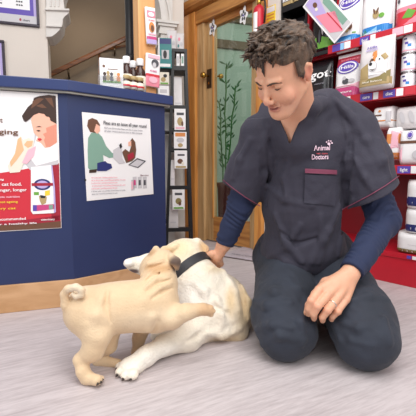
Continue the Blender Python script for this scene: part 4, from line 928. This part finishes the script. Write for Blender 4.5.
# tail curled behind the rump
S.path([(.06, 1.66, .08), (.0, 1.72, .05), (-.08, 1.74, .035)], [.05, .035, .02], k=.02)
# soft coat folds on the flank
for pix, r_ in ((((232, 272), (241, 286), (247, 302), (248, 318)), .016), (((226, 276), (234, 292), (238, 310)), .012), (((205, 332), (222, 335), (240, 328)), .014), (((206, 292), (216, 300), (222, 314), (220, 328)), .012), (((196, 284), (204, 292), (206, 302)), .012), (((212, 268), (222, 273), (231, 282)), .010)):
    S.fold(pix, r_, .022)
for pix in (((236, 280), (243, 296), (244, 314)), ((215, 306), (228, 314), (232, 330)), ((206, 330), (198, 336), (186, 342))): S.fold(pix, .006, .016, 's')
labcol = spots('#f3e8d6', [(P(246, 305, 1.45), (.05, .22, .10), '#d9bd93', .8), (P(228, 335, 1.4), (.08, .12, .03), '#dcc39d', .8), (P(178, 248, 1.5), (.07, .08, .05), '#ecd3ab', .8), (P(166, 252, 1.47), (.03, .04, .025), '#dcb486', .5), (P(203, 248, 1.55), (.03, .05, .03), '#e2bd8c', .6),
    (P(222, 268, 1.45), (.06, .06, .02), '#e6d0ae', .7), (P(190, 295, 1.38), (.07, .06, .05), '#f5efe5', .6), (P(150, 356, 1.18), (.12, .08, .03), '#f3ece0', .5), (P(231, 300, 1.38), (.02, .06, .05), '#e0c59d', .8), (P(126, 263, 1.45), (.03, .03, .016), '#f6f0ea', .4), (P(134, 271, 1.45), (.022, .02, .010), '#6a5652', .4), (P(122, 262, 1.44), (.008, .02, .008), '#7d6660', .4)])
SL = S
def labdisp(V):
    return sines(V, .0009, 45, 9)+sines(V, .0004, 140, 4)
S.build('body', fur('labrador_fur', strength=.45, scale=120, var=.05), lab, labcol, smooth=2, disp=labdisp)
# collar: a band round the neck
cc = (P(192, 269.5, 1.515)); axis = (P(184, 258, 1.55)-P(204, 281, 1.49)).normalized()
bm_ = MB(); e1 = axis.cross(Vector((0, 1, 0))).normalized(); e2 = axis.cross(e1)
NB = 64; rad = []
for i in range(NB):
    d = e1*math.cos(2*math.pi*i/NB)+e2*math.sin(2*math.pi*i/NB); r_ = .03
    while r_ < .125:
        q = np.array(cc+d*r_); ix = np.round((q-SL.lo)/SL.h).astype(int)
        if SL.f[tuple(ix)] > 0: break
        r_ += .002
    rad.append(r_)
rad = np.array(rad)
for _ in range(6): rad = np.maximum(rad, (np.roll(rad, 1)+np.roll(rad, -1))/2) if _ < 2 else (np.roll(rad, 1)+2*rad+np.roll(rad, -1))/4
vs = []; fs = []; wd = .036
for i in range(NB):
    d = e1*math.cos(2*math.pi*i/NB)+e2*math.sin(2*math.pi*i/NB)
    for (w_, t_) in ((-wd/2, -.004), (wd/2, -.004), (wd/2, .006), (-wd/2, .006)): vs.append(cc+d*(rad[i]+t_)+axis*w_)
for i in range(NB):
    j = (i+1) % NB
    for k in range(4): fs.append((i*4+k, i*4+(k+1) % 4, j*4+(k+1) % 4, j*4+k))
bm_.add(vs, fs, mat('collar_webbing', '#2c2b31', .55, bump=.2, bscale=300))
o = bm_.build('dog_collar', bevel=.001); o.parent = lab; o.matrix_parent_inverse = lab.matrix_world.inverted()
for a, b, Yq in ((117.5, 368, 1.145), (118, 374, 1.11), (124, 378, 1.09), (131.5, 378, 1.085)):
    p = P(a, b, Yq); mb = MB(); mb.lathe([(.0, 0), (.005, .001), (.004, .006), (.0005, .011)], clw, Matrix.Translation(p) @ Matrix.Rotation(2.2, 4, Vector((.8, -.9, 0))), seg=8)
    o = mb.build('claw'); o.parent = lab; o.matrix_parent_inverse = lab.matrix_world.inverted()
tag(lab, 'large cream labrador lying on the floor with a dark collar', 'dog')
# ================================================================== MAN
man = empty('person', (.40, 1.45, 0)); bpy.context.view_layer.update()
HM = np.array([[.66825932, -.6238013, -.40534111], [-.72003494, -.40537181, -.56322587], [-.18702717, -.6682407, .72005222]])
HC = np.array([.240, 1.200, .954])
H = lambda l, f, u: HC+HM @ np.array([l, f, u])
# joints
shR, shL = P(258, 142, 1.45), P(353, 137, 1.42)
elR, wrR = P(241, 203, 1.50), P(224, 244, 1.53)
elL, wrL = P(384, 221, 1.40), P(351, 272, 1.235)
neckb = P(303, 122, 1.42)
hipR, hipL = Vector((.335, 1.60, .26)), Vector((.52, 1.60, .26))
knR, knL = Vector((.274, 1.230, .098)), Vector((.528, 1.172, .098))
anR, anL = Vector((.33, 1.74, .055)), Vector((.52, 1.74, .055))
pel = Vector((.425, 1.61, .29))
HIU = (-.01, -.03, .02)
# ---- body
S = SDF((.04-.2, 1.0, -.01), (.78, 1.95, 1.16), .0033)
# torso and legs beneath the clothes
S.cap(pel, P(305, 175, 1.47), .105, .115, k=.04); S.ell(P(305, 155, 1.45), (.15, .09, .12), k=.04); S.cap(shR, shL, .045, .045, k=.04)
for h_, kn, an in ((hipR, knR, anR), (hipL, knL, anL)):
    S.cap(pel, h_, .10, .09, k=.03); S.cap(h_, kn, .085, .06, k=.03); S.cap(kn, an, .055, .035, k=.02); S.cap(an, an+Vector((0, .12, -.02)), .032, .028, k=.02)
# neck
S.cap(neckb-Vector((.004, 0, .02)), H(0, -.035, -.045), .058, .053, k=.02)
S.cap(P(280, 128, 1.40), P(325, 118, 1.42), .05, .05, k=.05)
S.cap(P(297, 140, 1.37), P(303, 125, 1.38), .045, .05, k=.03)
# head
A = HM
S.ell(H(0, -.012, .045), (.076, .096, .082), A, k=.02)
S.ell(H(0, .028, -.012), (.062, .066, .075), A, k=.02)
S.cap(H(0, .058, -.082), H(0, .045, -.085), .030, .034, k=.03)             # chin mass
S.cap(H(.045, .0, -.045), H(.018, .066, -.088), .022, .020, k=.025); S.cap(H(-.045, .0, -.045), H(-.018, .066, -.088), .022, .020, k=.025)
S.ell(H(0, .084, -.090), (.019, .014, .015), A, k=.015)
for q in (-1, 1):
    S.ell(H(q*.044, .062, -.028), (.022, .020, .022), A, k=.02)             # cheeks
    S.ell(H(q*.033, .083, .018), (.019, .014, .010), A, k=.01, op='s')      # eye socket
    S.ell(H(q*.032, .071, .015), (.0145, .0145, .0125), A, k=.003)          # eyeball with lowered lid
    S.cap(H(q*.014, .089, .031), H(q*.045, .076, .032), .0075, .006, k=.01) # brow
    S.ell(H(q*.0105, .099, -.030), (.0075, .010, .0075), A, k=.005)
S.path([H(0, .086, .022), H(0, .099, .002), H(0, .109, -.018), H(0, .1105, -.026)], [.007, .0075, .0085, .0085], k=.008)
S.cap(H(-.024, .086, -.0515), H(.024, .086, -.0515), .0055, .0055, k=.004); S.ell(H(0, .094, -.0515), (.020, .0065, .0052), A, k=.003)
S.ell(H(0, .091, -.0640), (.021, .0080, .0066), A, k=.003)
S.path([H(-.029, .082, -.052), H(-.018, .0935, -.0570), H(0, .0985, -.0580), H(.018, .0935, -.0570), H(.029, .082, -.052)], [.0012, .0024, .0028, .0024, .0012], k=.002, op='s')
for q in (-1, 1): S.path([H(q*.018, .096, -.030), H(q*.030, .084, -.046), H(q*.033, .074, -.060)], [.001, .0022, .001], k=.006, op='s')
for q in (-1, 1):                                                           # ears
    S.path([H(q*.074, -.012, -.022), H(q*.081, -.022, .0), H(q*.083, -.024, .018), H(q*.080, -.012, .028), H(q*.076, -.002, .018)], [.0075, .0075, .0075, .007, .006], k=.004)
    S.ell(H(q*.075, -.010, .004), (.009, .014, .022), A, k=.004); S.ell(H(q*.087, -.010, .006), (.006, .008, .013), A, k=.003, op='s')
# forearms and hands
S.path([shR, elR, wrR], [.045, .040, .030], k=.02); S.path([shL, elL, wrL], [.045, .042, .029], k=.02)
S.cap(wrL, wrL+(wrL-elL)*.05, .028, .028, k=.01)
# left hand on the thigh
mcp = [P(319, 290, 1.180), P(327.5, 294.5, 1.172), P(337, 298, 1.176), P(345.5, 299.5, 1.190)]
pip = [P(311.5, 300.5, 1.150), P(317.5, 306, 1.140), P(327.5, 310, 1.142), P(337.5, 311, 1.158)]
dip = [P(308.5, 308.5, 1.155), P(313.5, 314, 1.148), P(322.5, 317, 1.15), P(332.5, 316.5, 1.165)]
tip = [P(308.5, 314, 1.172), P(314, 318.5, 1.168), P(322.5, 320.5, 1.168), P(331.5, 319.5, 1.18)]
for i in range(4):
    S.cap(wrL+Vector((.005*(i-1.5), 0, 0)), mcp[i], .0230, .0155, k=.010)
    S.path([mcp[i], pip[i], dip[i], tip[i]], [[.0150, .0138, .0118, .0095], [.0152, .0138, .012, .0098], [.0150, .0134, .0116, .0095], [.014, .0122, .0106, .0088]][i], k=.0016)
    S.ell(mcp[i]+Vector((0, -.004, .004)), (.0105, .0105, .0105), k=.006)
    S.ell(pip[i]+Vector((0, -.002, .0)), (.0128, .0128, .0128), k=.004)
S.path([wrL+Vector((-.012, .0, -.012)), P(326, 283, 1.215), P(315, 294, 1.205), P(308.5, 305, 1.195), P(306, 313, 1.185)], [.021, .018, .0125, .0105, .0088], k=.008)
# right hand resting on the far side of the labrador's neck
S.cap(wrR, P(217, 257, 1.545), .028, .024, k=.012)
for i in range(4):
    m0 = P([206, 211, 216, 221][i], [261, 263, 264, 264][i], 1.575)
    S.cap(P(217, 256, 1.54), m0, .019, .0125, k=.008); S.path([m0, m0+Vector((-.012, .022, -.018)), m0+Vector((-.018, .030, -.045))], [.0115, .0105, .0085], k=.002)
S.path([P(212, 254, 1.53), P(205, 257, 1.535), P(200, 261, 1.53)], [.017, .012, .0095], k=.006)
skin_d = '#d8997a'
body_col = spots('#dfa788', [(H(0, .095, -.0575), (.030, .014, .011), '#bf6e62', .3), (H(.045, .055, -.03), (.03, .03, .025), '#e09f84', .8), (H(-.045, .055, -.03), (.03, .03, .025), '#e0967c', .8), (H(0, .115, -.026), (.014, .012, .012), '#dfa088', .6), (H(.08, -.01, .0), (.02, .02, .03), '#da8f78', .6),
    (H(0, .05, -.085), (.06, .05, .02), '#cf9c84', .8)]+[(H(x_, .0965-.28*abs(x_)**1.0*.6, -.0575+abs(x_)*.12), (.0042, .006, .0036), '#7a3a34', .4) for x_ in (-.026, -.021, -.016, -.011, -.006, -.001, .004, .009, .014, .019, .024, .028)] + [(pip[i], (.012,)*3, '#dc957a', .7) for i in range(4)] + [(mcp[i], (.012,)*3, '#dd9a7e', .7) for i in range(4)])
skin = mat('skin', '#dfa788', .48, attr='Col', var=.03, vscale=60, bump=.06, bscale=400, sss=.12)
SB_ = S
S.build('body', skin, man, body_col, smooth=1)
def child(o, par=None):
    par = par or man; o.parent = par; o.matrix_parent_inverse = man.matrix_world.inverted() if par is man else par.matrix_world.inverted(); return o
# eyelashes, eyebrows
dark = mat('brow_hair', '#4a3428', .7)
for q in (-1, 1):
    mb = MB(); pts = [H(q*(.032+.0125*t), .0850-.0055*t*t, .0055+.0035*t*t) for t in (-1, -.6, -.2, .2, .6, 1)]
    mb.tube(pts, [.0008, .0014, .0016, .0016, .0014, .0006], dark, seg=6); child(mb.build('eyelashes'))
    mb = MB(); pts = [H(q*x, f, u) for x, f, u in ((.012, .0955, .026), (.020, .0950, .029), (.030, .0900, .0305), (.040, .083, .029), (.050, .073, .022))]
    mb.tube(pts, [.0020, .0030, .0032, .0026, .001], dark, seg=7); child(mb.build('eyebrow'))
# ring
d = (pip[2]-mcp[2]).normalized(); c = mcp[2].lerp(pip[2], .52); mb = MB(); e1 = d.cross(Z).normalized(); e2 = d.cross(e1)
mb.tube([c+(e1*math.cos(a)+e2*math.sin(a))*.0152 for a in [2*math.pi*i/24 for i in range(25)]], .0017, mat('silver_ring', '#e8e4e0', .2, metal=1), seg=6); child(mb.build('wedding_ring'))
# fingernails of the left hand
nail = mat('nail', '#eabba6', .3)
# ---- hair
S = SDF(HC-np.array([.17, .17, .17]), HC+np.array([.19, .19, .20]), .0023)
S.ell(H(0, -.020, .058), (.087, .108, .088), A, k=.01)
# cut the face and neck away
S.wedge([(H(0, .030, 0), -HM[:, 1]*1.0-HM[:, 2]*-.40), (H(0, 0, .088), HM[:, 2]*1.0+HM[:, 1]*-.15)], HC-.2, HC+.2, k=.012)
S.wedge([(H(0, .020, .0), -HM[:, 1]), (H(0, 0, .062), HM[:, 2])], HC-.2, HC+.2, k=.01)
S.wedge([(H(0, -.030, 0), -HM[:, 1]), (H(0, 0, .020), HM[:, 2])], HC-.2, HC+.2, k=.008)
S.plane(H(0, -.08, -.055), -HM[:, 2]+.2*HM[:, 1], k=.01)
rg = random.Random(21)
locks = []
def lock(l, f, u, dl, df, du, ln, r=.0085, bend=.25):
    p = H(l, f, u); d = HM @ np.array([dl, df, du], float); d /= np.linalg.norm(d); n = (p-H(0, -.02, .04)); n /= np.linalg.norm(n)
    p1 = p+d*ln*.5+n*.003; p2 = p+d*ln-n*ln*bend
    S.path([p-d*.01, p1, p2], [r, r*.8, r*.22], k=.0025); locks.append(p1)
for i in range(380):
    th_ = rg.uniform(-math.pi*.95, math.pi*.95); ph = rg.uniform(-.15, 1.45)
    cx, cy, cz = math.sin(th_)*math.cos(ph), math.cos(th_)*math.cos(ph), math.sin(ph)
    if cy > .25 and ph < .32: continue
    if abs(cx) > .5 and cy > -.15 and ph < .15: continue
    l, f, u = .084*cx, -.020+.104*cy, .058+.084*cz
    if ph > .5: dv = (rg.uniform(-.5, .5)-.15, .8, rg.uniform(.05, .6)); ln = rg.uniform(.030, .058)
    else: dv = (rg.uniform(-.25, .25), .25 if cy > -.2 else -.3, -.9); ln = rg.uniform(.025, .04)
    lock(l, f, u, *dv, ln, r=rg.uniform(.0036, .0068), bend=rg.uniform(-.1, .3))
# fringe falling forward, ragged
for i in range(90):
    l = -.064+.122*rg.random(); t_ = rg.random(); f0 = .058-abs(l)*.42-.02*t_+.012; up = .100-abs(l)*.22+.02*t_
    lock(l, f0, up, rg.uniform(-.7, .35), .55, rg.uniform(-1.1, .15), rg.uniform(.018, .046), r=rg.uniform(.0035, .0065), bend=rg.uniform(.1, .4))
for i in range(36):
    l = rg.uniform(-.05, .05); lock(l, rg.uniform(-.03, .055), .128-abs(l)*.35, rg.uniform(-.8, .5), rg.uniform(.2, .9), rg.uniform(.3, .9), rg.uniform(.028, .045), r=rg.uniform(.0035, .007), bend=rg.uniform(-.1, .2))
for q in (-1, 1):
    for i in range(16): lock(q*(.0745+.002*rg.random()), .024-.0016*i, .046-.001*i, q*.01, .12, -1, rg.uniform(.026, .044), r=.0045, bend=.08)
LK = np.array(locks)
def haircol(V):
    c = np.repeat(np.array(lin('#4b3727')[:3])[None], len(V), 0); s_ = sines(V @ HM * np.array([3.2, .5, .9]), .32, 170, 5)[:, None]; s2 = sines(V, .2, 60, 8)[:, None]
    return np.clip(c*(1+s_+s2), .008, .25)
hm = mat('hair', '#46352a', .5, attr='Col', bump=.5, bscale=260, sheen=.1)
S.build('hair', hm, man, haircol)
# ---- navy undershirt
S = SDF((-.05, 1.1, .2), (.85, 1.7, 1.0), .0036)
S.path([shR, elR, wrR], [.06, .053, .040], k=.02); S.path([shL, elL, wrL], [.062, .057, .041], k=.02)
S.cap(shR, shL, .05, .05, k=.03); S.ell(P(305, 158, 1.47), (.14, .08, .11), k=.03); S.cap(P(305, 200, 1.5), P(305, 160, 1.47), .09, .085, k=.03)
S.cap(neckb-Vector((0, 0, .04)), neckb+Vector((-.01, -.01, .01)), .064, .060, k=.02)
S.cap(P(290, 130, 1.39), P(318, 122, 1.40), .048, .045, k=.03)
# cuffs
for w_, e_ in ((wrR, elR), (wrL, elL)):
    dn = (w_-e_).normalized(); S.plane  # local cut
    S.wedge([(w_-dn*.004, -dn)], np.array(w_)-.09, np.array(w_)+.09)
    S.cap(w_-dn*.03, w_+dn*.05, .0325, .0315, k=.0, op='s')
# neck opening
nd = (Vector(H(0, -.035, -.045))-neckb).normalized()
S.wedge([(neckb+nd*.028+Vector((0, 0, 0)), -nd)], np.array(neckb)-.16, np.array(neckb)+.2)
vc = P(291, 141, 1.36)
S.wedge([(P(291, 139, 1.35), Vector((.80, 0, -.40))*1), (P(297, 139, 1.35), Vector((-.80, 0, -.36)))], np.array(P(295, 122, 1.33))-.1, np.array(P(295, 122, 1.33))+.10, k=.004)
def wr(V, amp=.0028):
    o = sines(V*np.array([1, 1, .5]), amp*.5, 55, 2)
    for a_, b_ in ((np.array(elR), np.array(wrR)), (np.array(elL), np.array(wrL)), (np.array(shL), np.array(elL))):
        d_ = b_-a_; L_ = np.linalg.norm(d_); t = (V-a_) @ d_/L_; rr = np.linalg.norm(V-a_-t[:, None]*d_/L_, axis=1); m_ = (t > -.03) & (t < L_*.93) & (rr < .09)
        o += m_*amp*np.sin(t*230+4*np.sin(V[:, 0]*40+V[:, 2]*25))*(.5+.5*np.sin(V[:, 1]*60+t*30))
    return o
navy_m = mat('navy_jersey', '#1d2848', .8, var=.06, vscale=30, bump=.15, bscale=300, sheen=.03)
S.build('undershirt', navy_m, man, disp=wr)
# ---- scrub top
S = SDF((-.02, 1.08, .16), (.86, 1.85, 1.02), .0038)
S.ell(P(306, 152, 1.455), (.172, .105, .13), k=.03); S.cap(P(305, 175, 1.475), P(305, 250, 1.56), .138, .150, k=.05)
S.ell(P(303, 205, 1.49), (.165, .135, .17), k=.05)
S.ell(P(302, 250, 1.53), (.172, .165, .12), k=.06)
S.cap(shR, shL, .068, .068, k=.05)
S.cap(P(282, 116, 1.42), P(258, 130, 1.44), .055, .060, k=.04); S.cap(P(324, 104, 1.43), P(353, 122, 1.42), .058, .066, k=.04)
S.cap(P(300, 118, 1.42), P(300, 135, 1.41), .082, .09, k=.04)
S.cap(P(284, 122, 1.385), P(296, 145, 1.36), .04, .045, k=.04); S.cap(P(318, 108, 1.395), P(300, 145, 1.36), .045, .045, k=.04)
cp_ = [(SB_.march(a, b), a, b) for a, b in ((317, 97), (312, 108), (305, 122), (297, 136))]; cp_ = [q+np.array(ray(a, b))*.018 for q, a, b in cp_ if q is not None]; S.path([np.array(P(330, 98, 1.42))]+cp_, [.034]+[.027]*len(cp_), k=.015); S.path([P(268, 108, 1.42), P(276, 122, 1.39), P(288, 140, 1.365)], [.034, .036, .035], k=.02)
# sleeves: flared tubes
seR, seL = P(240, 194, 1.495), P(373, 193, 1.40)
S.path([shR, P(248, 168, 1.47), seR], [.070, .076, .084], k=.014)
S.path([shL, P(364, 165, 1.40), seL], [.074, .088, .102], k=.014)
S.cap(P(362, 128, 1.41), P(374, 160, 1.40), .05, .06, k=.04)
# folds
for pts, r_ in ((((345, 112), (350, 135), (348, 160), (350, 190)), .011), (((268, 128), (262, 150), (264, 175), (262, 200)), .010), (((300, 225), (288, 245), (268, 258)), .013), (((340, 205), (328, 230), (318, 262)), .013),
                (((352, 200), (342, 228), (338, 255)), .011), (((275, 215), (285, 240), (302, 262)), .011), (((335, 100), (352, 118), (366, 140), (380, 165)), .010), (((268, 186), (285, 200), (312, 206)), .009), (((355, 160), (365, 178), (372, 190)), .010), (((250, 140), (240, 160), (234, 178)), .010),
                (((290, 160), (284, 178), (286, 196)), .008), (((262, 240), (285, 262), (305, 270)), .011), (((320, 215), (322, 240), (312, 262)), .010), (((378, 140), (384, 160), (390, 176)), .009)):
    S.fold(pts, r_, .018)
for pts, r_ in ((((350, 146), (349, 165), (346, 185), (342, 210)), .011), (((262, 150), (264, 170), (266, 205)), .010), (((346, 120), (352, 134), (351, 150)), .006), (((280, 232), (296, 244), (316, 238)), .006), (((270, 140), (276, 160), (270, 180)), .005)):
    S.fold(pts, r_, .014, 's')
# V-neck opening
def march(S, a, b):
    o0 = np.array(CAM); d0 = np.array(ray(a, b)); t = .9
    while t < 2.2:
        q = o0+d0*t; ix = np.round((q-S.lo)/S.h).astype(int)
        if (ix > 0).all() and (ix < S.n-1).all() and S.f[tuple(ix)] < 0: return Vector(q), t
        t += .002
    return Vector(o0+d0*1.4), 1.4
vtip, _ = march(S, 289.5, 144); vl, vr = P(278.5, 117, 1.36), P(316, 90, 1.39)
logo_pts = {}
fwd = Vector((0, 1, -.1))
nl = ray(289.5, 144).cross(ray(278.5, 117)).normalized(); nr_ = ray(289.5, 144).cross(ray(314.5, 88)).normalized()
if nl.x > 0: nl = -nl
if nr_.x < 0: nr_ = -nr_
S.wedge([(CAM, nl), (CAM, nr_), (Vector((0, 1.43, 0)), (0, 1, 0))], (.05, 1.1, .75), (.65, 1.6, 1.05), k=.003)
S.cap(neckb+nd*.06-Vector((.012, 0, 0)), neckb+nd*.14-Vector((.012, 0, 0)), .046, .060, k=.003, op='s')
S.wedge([(neckb+nd*.078, -nd), (Vector((0, 1.34, 0)), (0, -1, 0))], (.15, 1.3, .85), (.7, 1.75, 1.05), k=.003)
# sleeve openings
def sleeve(S, a, b, cutn, rin):
    cutn = Vector(cutn).normalized(); S.wedge([(b, -cutn)], np.array(b)-np.array([.13, .13, .16]), np.array(b)+np.array([.13, .13, .10])); 
d1 = P(221, 181, 1.45)-P(262, 211, 1.45); cR = d1.cross(Vector((0, 1, 0))).normalized(); cR = cR if cR.z < 0 else -cR
S.wedge([(P(241, 195.5, 1.49), -cR), (P(262, 200, 1.45), Vector((1, 0, -.02)))], np.array(seR)-.15, np.array(seR)+.15)
S.cap(seR+(shR-seR)*.25, seR-(shR-seR)*.3, .066, .079, k=.002, op='s')
d2 = P(339, 214, 1.36)-P(402, 179, 1.36); cL = d2.cross(Vector((0, 1, 0))).normalized(); cL = cL if cL.z < 0 else -cL
S.wedge([(P(371, 197, 1.38), -cL), (P(343, 200, 1.40), Vector((-1, 0, .0)))], np.array(seL)-.16, np.array(seL)+.16)
S.cap(seL+(shL-seL)*.25, seL-(shL-seL)*.3, .078, .090, k=.002, op='s')
# hem: open underneath, falling over the lap
S.plane((.42, 1.45, .262), (.02, .25, -1), k=.004)
S.ell(P(302, 262, 1.56), (.155, .15, .05), k=.003, op='s')
scrub = mat('scrub_cotton', '#32303e', .78, var=.06, vscale=25, bump=.25, bscale=220, sheen=.05)
def sdisp(V): return sines(V*np.array([1, .6, .7]), .0016, 32, 12)+sines(V, .0006, 90, 4)
Ssc = S
so = S.build('scrub_top', scrub, man, disp=sdisp)
# trims that follow the cloth: sleeve piping, neckline, pocket, lettering
def onc_(a, b, off=.003): q, t = march(Ssc, a, b); d0 = ray(a, b).normalized(); return q-d0*off
pip_m = mat('maroon_piping', '#7c3a52', .7)
def piping(name, pix, r=.0022, off=.003):
    mb = MB(); pts = [onc_(a, b, off) for a, b in pix]; mb.tube(pts, r, pip_m, seg=6); child(mb.build(name), so)
def lerp_pix(lst, n=5):
    o = []
    for (a, b), (c, d) in zip(lst, lst[1:]):
        for i in range(n): o.append((a+(c-a)*i/n, b+(d-b)*i/n))
    o.append(lst[-1]); return o
bpy.context.view_layer.update()
PIX_POCKET = [(305, 168.5), (337, 170), (337, 174.5), (305, 173)]
def patch(name, quad, m, nx=10, ny=3, off=.003):
    mb = MB(); vs = []
    for j in range(ny+1):
        for i in range(nx+1):
            u, v = i/nx, j/ny; a = (quad[0][0]*(1-u)+quad[1][0]*u)*(1-v)+(quad[3][0]*(1-u)+quad[2][0]*u)*v; b = (quad[0][1]*(1-u)+quad[1][1]*u)*(1-v)+(quad[3][1]*(1-u)+quad[2][1]*u)*v
            vs.append(onc_(a, b, off))
    mb.add(vs, [(j*(nx+1)+i, (j+1)*(nx+1)+i, (j+1)*(nx+1)+i+1, j*(nx+1)+i+1) for j in range(ny) for i in range(nx)], m, smooth=True); return child(mb.build(name), so)
piping('sleeve_piping', lerp_pix([(342, 209.5), (355, 203), (370, 195), (385, 186), (399, 176)]), .0018)
piping('sleeve_piping', lerp_pix([(223, 180), (232, 187.5), (245, 197), (260, 206)]), .0018)
patch('chest_pocket', [(305, 174.5), (337, 176), (335, 206), (304, 203)], scrub, 12, 12, off=.006)
patch('pocket_trim', PIX_POCKET, pip_m, off=.0085)
def ctext(mb, s, px, py, hp, wp, m, off=.007, slope=0):
    v, f = textgeo(s); W = max(a for a, b in v); vs = []
    for a, b in v:
        X = px+a/W*wp; Yp = py-b*hp/.72+slope*(X-px); vs.append(onc_(X, Yp, off))
    mb.add(vs, f, m)
lm = mat('logo_thread', '#f3d3e2', .6); lr = mat('logo_thread_red', '#d0505a', .6)
mb = MB(); ctext(mb, 'Animal', 314, 150.5, 5.2, 16, lm, slope=-.03); ctext(mb, 'Doctors', 311.5, 159.5, 5.2, 17, lm, slope=-.03)
for a, b, r_ in ((329, 143.8, 1.5), (326.6, 142, .8), (328.6, 140.8, .8), (330.8, 141.2, .8), (332, 143, .8)):
    n = 10; ring_ = [onc_(a+r_*math.cos(2*math.pi*k/n), b+r_*math.sin(2*math.pi*k/n), .007) for k in range(n)]; mb.add(ring_, [tuple(range(n))], lm)
ctext(mb, 'vet care', 316, 154.2, 1.8, 12, lr)
child(mb.build('logo'), so)
# ---- trousers
S = SDF((.08, 1.08, -.01), (.80, 1.90, .46), .0038)
S.cap(Vector((.34, 1.60, .28)), Vector((.51, 1.60, .28)), .135, .135, k=.04)
for h_, kn, an, q in ((hipR, knR, anR, -1), (hipL, knL, anL, 1)):
    mid_ = h_.lerp(kn, .55)+Vector((q*.0, 0, .012))
    S.path([h_, mid_, kn+Vector((0, .015, .012))], [.125, .112, .092], k=.03)
    S.ell(kn+Vector((0, .0, -.002)), (.098, .078, .095), k=.04)
    S.ell(kn+Vector((q*.006, .07, .045)), (.114, .09, .115), k=.04)
    S.path([kn+Vector((0, .03, -.02)), kn.lerp(an, .5)+Vector((0, 0, .02)), an], [.075, .078, .05], k=.03)
def fold(pts, r_=.010, k=.022):
    S.fold(pts, r_, k)
for pts in (((258, 285), (275, 292), (300, 288)), ((254, 300), (268, 306), (290, 303)), ((256, 330), (272, 324), (292, 328)), ((262, 345), (280, 336), (305, 340)), ((306, 300), (300, 322), (302, 345)), ((340, 322), (358, 328), (385, 320)), ((332, 345), (350, 340), (372, 346)), ((392, 300), (384, 318), (390, 345)), ((352, 300), (370, 296), (388, 300)), ((336, 300), (334, 320), (340, 340))):
    fold(pts, .011, .018)
S.plane((0, 0, .001), (0, 0, -1))
for an in (anR, anL):
    S.wedge([(an+Vector((0, .035, 0)), (0, -1, 0))], np.array(an)-.1, np.array(an)+.12)
jm = mat('trouser_denim', '#2a2f3b', .8, var=.28, vscale=9, bump=.25, bscale=260, sheen=.05)
S.build('trousers', jm, man, disp=lambda V: sines(V, .0018, 34, 6)+sines(V, .0007, 90, 7))
# shoes
sm_ = mat('shoe_leather', '#1d1b1e', .5)
for an in (anR, anL):
    S = SDF(np.array(an)-np.array([.08, .06, .06]), np.array(an)+np.array([.08, .24, .08]), .004)
    S.path([an+Vector((0, .01, .0)), an+Vector((0, .09, -.012)), an+Vector((0, .16, -.022))], [.044, .040, .034], k=.02); S.plane((0, 0, .001), (0, 0, -1))
    S.build('shoe', sm_, man)
tag(man, 'kneeling person with short brown hair in a dark scrub top, stroking the labrador', 'person')
# ================================================================== LIGHT
def area(name, loc, size, power, target, col=(1, 1, 1), sy=None):
    l = bpy.data.lights.new(name, 'AREA'); l.energy = power; l.size = size; l.color = col
    if sy: l.shape = 'RECTANGLE'; l.size_y = sy
    o = bpy.data.objects.new(name, l); C.objects.link(o); o.location = loc; d = Vector(target)-Vector(loc); o.rotation_euler = d.to_track_quat('-Z', 'Y').to_euler(); return o
area('ceiling_light', (0.2, .3, 2.9), 2.2, 78, (0.1, 1.6, .3), (1, .985, .97))
area('left_area_light', (-2.6, -.6, 1.9), 1.8, 38, (0.2, 1.8, .6), (.95, .98, 1))  # unseen cool area lamp behind the camera on the left, no window modelled
area('shop_light', (1.9, -.8, 2.0), 1.4, 30, (0.6, 1.9, .9), (1, .98, .95))
area('corridor_light', (1.3, 3.9, 2.4), .6, 13, (.3, 4.6, 1.0), (1, .98, .93))
area('stair_light', (-1.2, 3.55, 2.3), .3, 4, (-1.0, 4.1, 1.2), (1, .9, .75))
w = bpy.data.worlds.new('world'); bpy.context.scene.world = w; w.use_nodes = True
w.node_tree.nodes['Background'].inputs[0].default_value = (.95, .97, 1, 1); w.node_tree.nodes['Background'].inputs[1].default_value = .5
sc = bpy.context.scene; sc.view_settings.view_transform = 'Standard'; sc.view_settings.look = 'None'; sc.view_settings.exposure = 0.0; sc.view_settings.gamma = 1; sc.view_settings.use_curve_mapping = False
